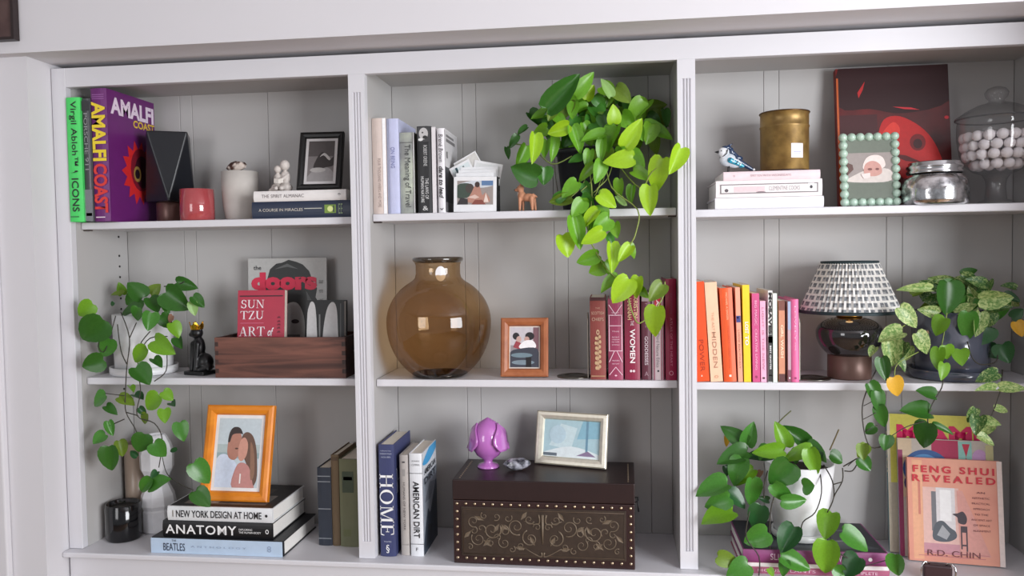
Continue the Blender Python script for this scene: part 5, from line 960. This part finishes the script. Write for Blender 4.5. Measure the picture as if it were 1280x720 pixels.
# ---- golden pothos, middle bay top shelf
yp = .145; xp = X(737, yp, S1B)
t = thing('potted_pothos', 'lime green pothos in a black pot, trailing over the shelf edge', 'houseplant', (xp, yp, S1B))
zt_ = P(737, 184, .08).z-S1B; rp = .084
MB().lathe([(rp*.78, .0005), (rp*.82, .004), (rp, zt_-.012), (rp*1.03, zt_-.012), (rp*1.03, zt_), (rp*.95, zt_), (rp*.93, zt_-.02)], 40).build('pot', mat((26, 28, 36), .45), t)
MB().lathe([(rp*.93, zt_-.02), (0, zt_-.014)], 24, cap=False).build('soil', soil, t)
za = zoomer(630, 80, 3.79)
A = [(205, 210, 355, 50, 'D', .19, .5), (335, 145, 425, 45, 'M', .18, .5), (392, 170, 425, 98, 'B', .08, .65), (505, 155, 465, 68, 'P', .17, .5), (508, 185, 562, 142, 'O', .17, .6), (555, 205, 662, 168, 'D', .18, .5), (650, 230, 770, 188, 'O', .18, .6), (700, 230, 785, 285, 'O', .17, .55), (665, 290, 795, 335, 'M', .13, .5), (705, 330, 720, 425, 'O', .12, .6), (572, 388, 652, 263, 'B', .0, .55),
 (518, 280, 526, 198, 'B', .05, .75), (500, 268, 455, 225, 'b', .08, .6), (385, 162, 278, 200, 'M', .1, .55), (228, 228, 128, 250, 'M', .1, .55), (118, 232, 195, 305, 'D', .13, .6), (112, 300, 62, 336, 'D', .1, .5), (308, 288, 208, 332, 'B', .03, .55), (395, 205, 285, 240, 'M', .09, .4), (145, 335, 137, 468, 'B', .03, .45), (62, 338, 28, 395, 'D', .09, .55), (12, 395, 25, 445, 'D', .1, .5), (104, 388, 64, 494, 'M', .07, .5), (128, 420, 98, 462, 'b', .09, .45),
 (158, 535, 36, 490, 'D', .06, .75), (188, 490, 190, 572, 'g', .08, .95), (205, 362, 188, 438, 'M', .06, .6), (240, 345, 235, 452, 'M', .07, .4), (322, 298, 365, 422, 'M', .04, .5), (375, 278, 405, 345, 'M', .07, .7), (428, 280, 440, 335, 'g', .07, .8), (475, 335, 366, 362, 'M', .04, .5), (468, 358, 455, 465, 'M', .03, .45), (535, 295, 488, 415, 'M', .05, .6), (378, 442, 305, 452, 'g', .05, .65), (408, 408, 392, 495, 'M', .04, .55), (462, 460, 445, 557, 'M', .02, .6), (425, 478, 352, 553, 'b', .03, .45),
 (610, 445, 483, 462, 'B', .01, .6), (600, 415, 665, 505, 'M', .03, .6), (612, 508, 700, 545, 'b', .01, .6), (752, 448, 702, 603, 'B', -.03, .62), (838, 400, 788, 517, 'B', -.035, .55), (692, 578, 688, 714, 'B', -.02, .6), (547, 546, 538, 642, 'b', .01, .5), (612, 575, 600, 662, 'M', .02, .5), (446, 622, 535, 668, 'b', .0, .7), (345, 558, 275, 622, 'M', .02, .7), (245, 645, 305, 600, 'g', .03, .6), (380, 565, 425, 645, 'g', .03, .5), (375, 650, 325, 718, 'M', .0, .8), (540, 640, 585, 668, 'P', .03, .6), (560, 405, 640, 410, 'M', .05, .5), (420, 205, 475, 265, 'g', .09, .8), (455, 150, 470, 215, 'g', .12, .8), (235, 222, 190, 272, 'g', .1, .6), (350, 250, 300, 320, 'g', .09, .6), (560, 240, 620, 300, 'M', .08, .8), (620, 215, 600, 290, 'b', .1, .7), (640, 300, 655, 360, 'M', .06, .6), (460, 255, 520, 300, 'g', .1, .6), (280, 250, 240, 300, 'M', .1, .7), (205, 270, 220, 350, 'g', .1, .6), (655, 205, 600, 240, 'P', .14, .5), (250, 130, 320, 90, 'D', .19, .6), (760, 215, 780, 290, 'D', .16, .5)]
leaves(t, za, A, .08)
for k in range(56):
    a = rgl.uniform(0, 6.28); q = math.sqrt(rgl.random()); u = 460+270*q*math.cos(a); v = 255+150*q*math.sin(a)
    an = rgl.uniform(.2, 2.9); L = rgl.uniform(60, 100); leaf(t, *za(u, v), *za(u+L*math.cos(an), v+L*math.sin(an)), rgl.choice('MMbgDbO'), rgl.uniform(.06, .19), .75)
zb = zoomer(680, 240, 3.79)
B_ = [(88, 205, 119, 306, 'B', .01, .85), (140, 118, 173, 270, 'M', .0, .5), (258, 88, 184, 168, 'B', -.01, .55), (276, 182, 181, 244, 'B', -.01, .55), (258, 298, 156, 335, 'M', .0, .6), (285, 345, 215, 385, 'b', .01, .8), (318, 245, 326, 380, 'B', -.01, .45), (410, 255, 354, 328, 'B', -.02, .6), (352, 405, 270, 472, 'b', .0, .55), (402, 412, 328, 524, 'B', -.02, .75), (448, 402, 425, 500, 'B', -.01, .6), (455, 455, 495, 502, 'b', .0, .6), (562, 438, 500, 514, 'O', -.02, .75), (535, 545, 509, 676, 'B', -.03, .72),
 (310, 125, 235, 182, 'M', .0, .8), (335, 148, 345, 215, 'b', .0, .7), (215, 55, 125, 112, 'M', .01, .7), (262, 12, 340, 70, 'B', -.01, .75), (130, 25, 25, 48, 'O', .03, .5), (345, 20, 385, 62, 'P', .02, .6), (230, 130, 215, 200, 'M', .01, .6), (300, 200, 330, 260, 'g', .01, .6), (290, 330, 330, 400, 'b', .0, .6), (265, 60, 300, 120, 'M', .0, .8), (180, 20, 235, 70, 'g', .01, .8), (400, 250, 440, 310, 'b', .0, .6)]
leaves(t, zb, B_, .0)
vine(t, [(755, 196, .06), (765, 235, .02), (797, 262, -.005), (795, 290, -.01), (788, 305, -.01), (776, 316, -.01)], vl); vine(t, [(735, 195, .05), (740, 245, .01), (735, 290, .0), (748, 320, -.005), (762, 340, -.005), (785, 360, -.01)], vl)
vine(t, [(785, 372, -.01), (792, 395, -.015), (800, 404, -.02), (818, 388, -.02), (830, 368, -.015), (831, 352, -.01)], vl); vine(t, [(715, 195, .06), (690, 205, .06), (665, 185, .07), (645, 180, .08)], vg); vine(t, [(772, 205, .05), (800, 235, .0), (815, 215, -.02), (840, 195, -.03)], vl)
for p_ in ((740, 225), (752, 230), (760, 222), (728, 232), (745, 242)): vine(t, [(p_[0]+8, p_[1]-25, .06), (p_[0], p_[1], .035), (p_[0]-14, p_[1]+14, .02)], vl, .0012)
vine(t, [(693, 190, .08), (694, 215, .05), (698, 245, .03)], vd, .0013)
# ---- pothos in white pot, left bay middle shelf
yp = .135; xp = X(181, yp, S2A); k_ = .00214
t = thing('potted_pothos', 'round-leaved green pothos in a white pot and saucer, beside the cat statuette', 'houseplant', (xp, yp, S2A))
wpot = mat((232, 232, 234), .3, coat=.3); zt_ = P(181, 394, .07).z-S2A; rp = 37*k_
MB().lathe([(rp*1.08, .0005), (rp*1.13, .003), (rp*1.13, .022), (rp*1.06, .022), (rp*1.05, .006), (0, .006)], 44).build('saucer', wpot, t)
MB().lathe([(rp*.92, .0065), (rp*.96, .01), (rp, zt_), (rp*.94, zt_), (rp*.93, zt_-.02)], 44).build('pot', wpot, t); MB().lathe([(rp*.93, zt_-.02), (0, zt_-.014)], 24, cap=False).build('soil', soil, t)
zc = zoomer(80, 310, 4.0)
A = [(150, 275, 62, 345, 'b', -.02, .9), (205, 350, 80, 475, 'D', -.02, .85), (302, 228, 222, 222, 'O', .1, .5), (292, 238, 275, 168, 'b', .12, .7), (398, 255, 318, 165, 'D', .09, .95), (402, 300, 265, 328, 'D', .07, .6), (430, 235, 482, 178, 'O', .11, .9), (500, 215, 632, 312, 'D', .07, .75), (555, 172, 670, 200, 'D', .1, .6), (640, 238, 705, 300, 'D', .06, .75), (640, 265, 655, 342, 'P', .06, .7), (372, 292, 352, 370, 'g', .04, .8), (440, 318, 418, 418, 'g', .03, .85), (480, 330, 535, 405, 'D', .05, .8), (535, 370, 585, 445, 'b', .03, .85), (545, 335, 518, 375, 'R', .05, .8), (448, 458, 550, 530, 'b', .0, .62), (422, 498, 342, 573, 'b', .0, .75), (445, 552, 492, 597, 'D', .02, .7), (352, 592, 435, 685, 'D', -.01, .9), (205, 555, 82, 600, 'D', -.02, .85), (235, 448, 185, 560, 'g', .03, .75), (560, 445, 590, 505, 'D', .08, .7), (425, 245, 475, 322, 'D', .08, .9), (490, 250, 525, 335, 'g', .07, .7), (360, 230, 300, 290, 'g', .1, .8), (250, 270, 232, 292, 'd', .1, .8), (330, 690, 350, 720, 'b', .0, .6)]
leaves(t, zc, A, .06, k_=.86)
ze = zoomer(80, 330, 2.32)
A = [(125, 378, 80, 412, 'g', .0, .95), (155, 385, 208, 402, 'O', .0, .8), (120, 410, 155, 436, 'D', .0, .6), (202, 378, 232, 392, 'd', .01, .8), (280, 378, 232, 425, 'b', -.01, .9), (285, 368, 318, 396, 'b', .0, .9), (290, 418, 293, 464, 'b', -.01, .85), (124, 493, 80, 522, 'g', .0, .95), (130, 522, 136, 608, 'D', -.01, .68), (128, 452, 142, 502, 'g', .0, .6), (158, 508, 172, 562, 'O', .01, .75), (236, 488, 212, 552, 'D', -.01, .95), (258, 515, 292, 562, 'g', -.01, .9), (335, 455, 345, 515, 'g', -.01, .8), (372, 572, 425, 640, 'g', -.03, .78), (378, 655, 425, 705, 'D', -.03, .85), (248, 645, 295, 618, 'g', -.01, .7), (258, 618, 218, 665, 'g', -.01, .6), (272, 600, 250, 620, 'd', .0, .8), (215, 560, 190, 540, 'd', .02, .6), (330, 535, 305, 545, 'd', .01, .5), (310, 402, 322, 412, 'd', .01, .8), (215, 415, 240, 440, 'd', .01, .7), (240, 430, 225, 470, 'O', .01, .6)]
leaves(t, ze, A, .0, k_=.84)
def vz(pl, zf_, pts, Y, m, r=.0015): vine(pl, [(*zf_(u, v), Y if not isinstance(Y, (list, tuple)) else Y[i]) for i, (u, v) in enumerate(pts)], m, r)
vz(t, ze, [(165, 140), (190, 215), (182, 300), (178, 380), (180, 430), (205, 475), (215, 500)], (.05, .035, .0, -.005, 0, 0, 0), vd); vz(t, ze, [(210, 170), (190, 215)], .035, vd); vz(t, ze, [(250, 195), (218, 240), (215, 310), (222, 370), (212, 440), (262, 462), (285, 510), (275, 590)], (.05, .035, .01, 0, 0, 0, 0, 0), vd)
vz(t, ze, [(300, 210), (250, 215), (222, 250)], .035, vd); vz(t, ze, [(155, 175), (165, 250), (182, 290)], (.045, .03, .005), vd); vz(t, ze, [(298, 250), (296, 310), (262, 340)], (.03, .0, -.005), vd); vz(t, ze, [(180, 430), (215, 440)], 0, vd); vz(t, ze, [(175, 450), (130, 470)], 0, vd); vz(t, ze, [(290, 65), (330, 60), (350, 50)], .1, vd); vz(t, ze, [(110, 200), (100, 240), (120, 250), (150, 150)], (-.015, .0, .03, .05), vd); vz(t, ze, [(285, 560), (300, 610), (340, 640), (375, 655)], (0, 0, -.02, -.03), vd, .0012); vz(t, ze, [(120, 375), (175, 382)], 0, vd, .0011)
# ---- variegated pothos in blue-grey pot, right bay middle shelf
yp = .145; xp = X(1188, yp, S2C); k_ = .00218
t = thing('potted_pothos', 'variegated pothos in a glossy blue-grey pot beside the lamp', 'houseplant', (xp, yp, S2C))
gpot = mat((74, 78, 92), .15, coat=.6); zt_ = P(1188, 391, .07).z-S2C; rp = 41*k_
MB().lathe([(rp*1.05, .0005), (rp*1.13, .003), (rp*1.14, .024), (rp*1.06, .024), (rp*1.05, .006), (0, .006)], 48).build('saucer', gpot, t)
MB().lathe([(rp*.94, .0065), (rp*.97, .01), (rp, zt_), (rp*.94, zt_), (rp*.93, zt_-.02)], 48).build('pot', gpot, t); MB().lathe([(rp*.93, zt_-.02), (0, zt_-.014)], 24, cap=False).build('soil', soil, t)
zg = zoomer(1060, 320, 2.668)
A = [(275, 112, 168, 108, 'V', .1, .32), (305, 108, 252, 84, 'v', .12, .5), (332, 88, 335, 195, 'D', .06, .72), (385, 112, 305, 72, 'V', .12, .45), (380, 62, 432, 40, 'D', .14, .6), (375, 68, 455, 112, 'v', .1, .5), (440, 172, 402, 102, 'V', .08, .5), (365, 192, 425, 148, 'V', .06, .6), (440, 145, 552, 140, 'V', .05, .55), (465, 182, 548, 168, 'v', .06, .5), (440, 188, 428, 268, 'V', .05, .5), (482, 188, 468, 238, 'v', .06, .6), (215, 132, 268, 108, 'O', .12, .6), (302, 192, 238, 178, 'V', .06, .6), (172, 172, 236, 235, 'V', .04, .65), (182, 255, 102, 282, 'V', .03, .75), (142, 272, 150, 368, 'V', .01, .62), (192, 288, 168, 345, 'v', .03, .75), (228, 258, 278, 325, 'V', .02, .65), (112, 340, 128, 415, 'D', .0, .6), (92, 305, 72, 335, 'V', .02, .7), (150, 405, 172, 470, 'Y', -.01, .75), (325, 208, 288, 262, 'b', .03, .9), (305, 308, 290, 372, 'b', .02, .65), (325, 298, 335, 345, 'b', .02, .95), (375, 312, 378, 358, 'b', .02, .95), (320, 358, 318, 408, 'b', .0, .6), (402, 188, 398, 285, 'g', .04, .6), (472, 238, 438, 292, 'd', .07, .9), (515, 295, 535, 355, 'd', .06, .95), (545, 205, 585, 178, 'd', .08, .8), (560, 220, 582, 268, 'Y', .06, .8), (500, 390, 428, 412, 'v', -.02, .65), (505, 440, 592, 440, 'V', -.02, .5), (492, 445, 428, 446, 'V', -.02, .4), (488, 508, 542, 514, 'V', -.02, .5), (425, 508, 400, 555, 'v', -.02, .6), (452, 545, 508, 562, 'V', -.02, .6), (440, 535, 425, 595, 'v', -.02, .7), (430, 602, 492, 628, 'V', -.03, .55), (480, 550, 450, 600, 'V', -.02, .6), (290, 468, 232, 444, 'D', -.02, .8), (272, 525, 180, 508, 'D', -.02, .75), (268, 558, 240, 638, 'D', -.025, .85), (284, 562, 358, 590, 'D', -.03, .32), (68, 425, 110, 495, 'D', -.01, .6), (90, 450, 118, 525, 'D', -.01, .6), (102, 500, 122, 572, 'D', -.01, .6), (90, 568, 58, 592, 'D', -.015, .95), (128, 598, 122, 648, 'D', -.02, .9), (62, 630, 34, 672, 'O', -.02, .75), (50, 680, 70, 714, 'D', -.025, .95), (560, 110, 510, 98, 'v', .1, .6), (520, 130, 575, 150, 'd', .1, .6), (520, 150, 500, 210, 'g', .08, .7), (420, 140, 370, 190, 'g', .08, .7), (300, 140, 250, 150, 'v', .1, .6), (380, 120, 395, 180, 'g', .09, .7), (470, 300, 500, 340, 'd', .1, .9), (205, 300, 190, 350, 'V', .04, .6), (160, 330, 200, 380, 'v', .03, .5)]
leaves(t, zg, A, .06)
for k in range(26):
    a = rgl.uniform(0, 6.28); q = math.sqrt(rgl.random()); u = 385+150*q*math.cos(a); v = 130+58*q*math.sin(a); an = rgl.uniform(-.6, 3.6); L = rgl.uniform(45, 80); leaf(t, *zg(u, v), *zg(u+L*math.cos(an), v+L*.8*math.sin(an)), rgl.choice('VVvvgO'), rgl.uniform(.07, .18), .6)
vz(t, zg, [(120, 330), (75, 420), (48, 500), (55, 590), (78, 638), (125, 632)], (.03, -.005, -.01, -.015, -.015, -.02), vd); vz(t, zg, [(318, 395), (312, 440), (278, 500), (266, 555), (290, 570)], (.01, -.01, -.02, -.02, -.025), vd); vz(t, zg, [(515, 380), (508, 450), (482, 525), (470, 560)], (.03, -.015, -.02, -.02), vd); vz(t, zg, [(398, 285), (415, 340), (445, 362), (495, 350), (498, 300)], (.04, .03, .03, .05, .07), vd); vz(t, zg, [(115, 622), (190, 572), (262, 550)], -.02, vd, .0011); vz(t, zg, [(190, 230), (150, 260)], .04, vl, .0012); vz(t, zg, [(235, 320), (165, 360), (155, 405)], (.03, .01, -.005), vl, .0012)
for q in ((60, 500), (58, 545), (65, 585)): vz(t, zg, [(q[0]-8, q[1]), (q[0]+35, q[1]-22)], -.012, vd, .001)
vz(t, zg, [(330, 190), (320, 260), (310, 310)], .035, vl, .0012); vz(t, zg, [(0, 700), (30, 675), (50, 682)], -.025, vd, .0011)
# ---- pothos in white pot on the garden books
yp = .1; xp = X(999, yp, zpl); k_ = .0021
t = thing('potted_pothos', 'green pothos in a white pot standing on the plum-spined books', 'houseplant', (xp, yp, zpl))
zt_ = P(1000, 583, .05).z-zpl; rp = 40*k_
MB().lathe([(rp*.76, .0005), (rp*.8, .003), (rp*.8, .018), (rp*.74, .018), (rp*.73, .006), (0, .006)], 44).build('saucer', wpot, t)
MB().lathe([(rp*.68, .0065), (rp*.71, .01), (rp*.86, zt_*.5), (rp, zt_), (rp*.94, zt_), (rp*.92, zt_-.02)], 44).build('pot', wpot, t); MB().lathe([(rp*.92, zt_-.02), (0, zt_-.014)], 24, cap=False).build('soil', soil, t)
zh = zoomer(860, 500, 3.273)
A = [(242, 182, 142, 112, 'D', .1, .55), (242, 182, 268, 92, 'g', .1, .65), (242, 212, 122, 252, 'D', .07, .6), (222, 240, 178, 342, 'g', .05, .75), (268, 285, 198, 348, 'b', .05, .55), (348, 230, 232, 218, 'd', .08, .5), (388, 205, 268, 215, 'b', .05, .5), (400, 192, 362, 92, 'b', .1, .6), (482, 188, 384, 106, 'D', .13, .5), (490, 185, 578, 240, 'D', .1, .7), (505, 200, 390, 238, 'b', .04, .5), (495, 200, 528, 308, 'b', .02, .6), (580, 225, 634, 255, 'D', .06, .95), (415, 255, 338, 345, 'D', .01, .85), (348, 345, 432, 425, 'g', .0, .5), (382, 412, 488, 412, 'g', -.005, .5), (470, 352, 516, 352, 'D', .0, 1.3), (160, 345, 32, 380, 'g', .0, .7), (162, 378, 238, 438, 'd', .02, .7), (262, 320, 260, 435, 'g', .03, .55), (182, 455, 58, 478, 'b', -.02, .75), (170, 400, 70, 440, 'g', -.01, .65), (300, 432, 268, 530, 'd', .0, .75), (325, 540, 232, 585, 'g', -.02, .8), (122, 640, 208, 672, 'O', -.03, .7), (245, 672, 168, 718, 'g', -.035, .85), (435, 518, 380, 622, 'd', -.02, .75), (380, 640, 505, 690, 'g', -.03, .6), (400, 655, 385, 720, 'g', -.035, .7), (570, 575, 560, 712, 'b', -.035, .72), (590, 462, 555, 565, 'b', -.02, .8), (632, 540, 748, 605, 'g', -.02, .7), (700, 645, 640, 718, 'd', -.035, .95), (850, 632, 858, 720, 'g', -.05, .75), (716, 182, 718, 245, 'O', -.045, .75), (698, 240, 748, 288, 'D', -.045, .95), (600, 685, 650, 722, 'g', -.04, .8), (330, 690, 350, 722, 'b', -.035, .8), (150, 270, 165, 310, 'd', .08, .7), (300, 290, 280, 320, 'R', .07, .6), (330, 410, 290, 400, 'd', .04, .6), (210, 180, 200, 220, 'g', .09, .6), (330, 190, 290, 240, 'g', .08, .7), (450, 200, 440, 260, 'g', .07, .7), (540, 210, 500, 250, 'd', .09, .7), (160, 140, 158, 195, 'Y', .12, .4)]
leaves(t, zh, A, .05)
for q in (((555, 265), (590, 330), (596, 400), (570, 460)), ((632, 278), (632, 330), (602, 385), (590, 420)), ((540, 290), (546, 380), (520, 460), (470, 500), (460, 560)), ((352, 395), (336, 470), (335, 610)), ((635, 272), (690, 240)), ((640, 290), (672, 290), (692, 262)), ((252, 455), (238, 560), (290, 640), (290, 718)), ((582, 560), (620, 625), (662, 650)), ((325, 290), (310, 360), (312, 400)), ((595, 345), (632, 335))):
    vz(t, zh, list(q), -.04 if q[0][1] > 430 else -.02 if q[0][1] > 300 or q[0][0] > 600 else [.03, .0]+[-.021]*(len(q)-2), vd)
vz(t, zh, [(690, 690), (830, 650)], -.035, vd, .0011); vz(t, zh, [(368, 95), (390, 72), (422, 44)], .12, mat((96, 100, 60), .5), .0016); vz(t, zh, [(580, 205), (600, 160), (617, 120)], .1, mat((110, 96, 60), .5), .0018)
bpy.context.view_layer.update()
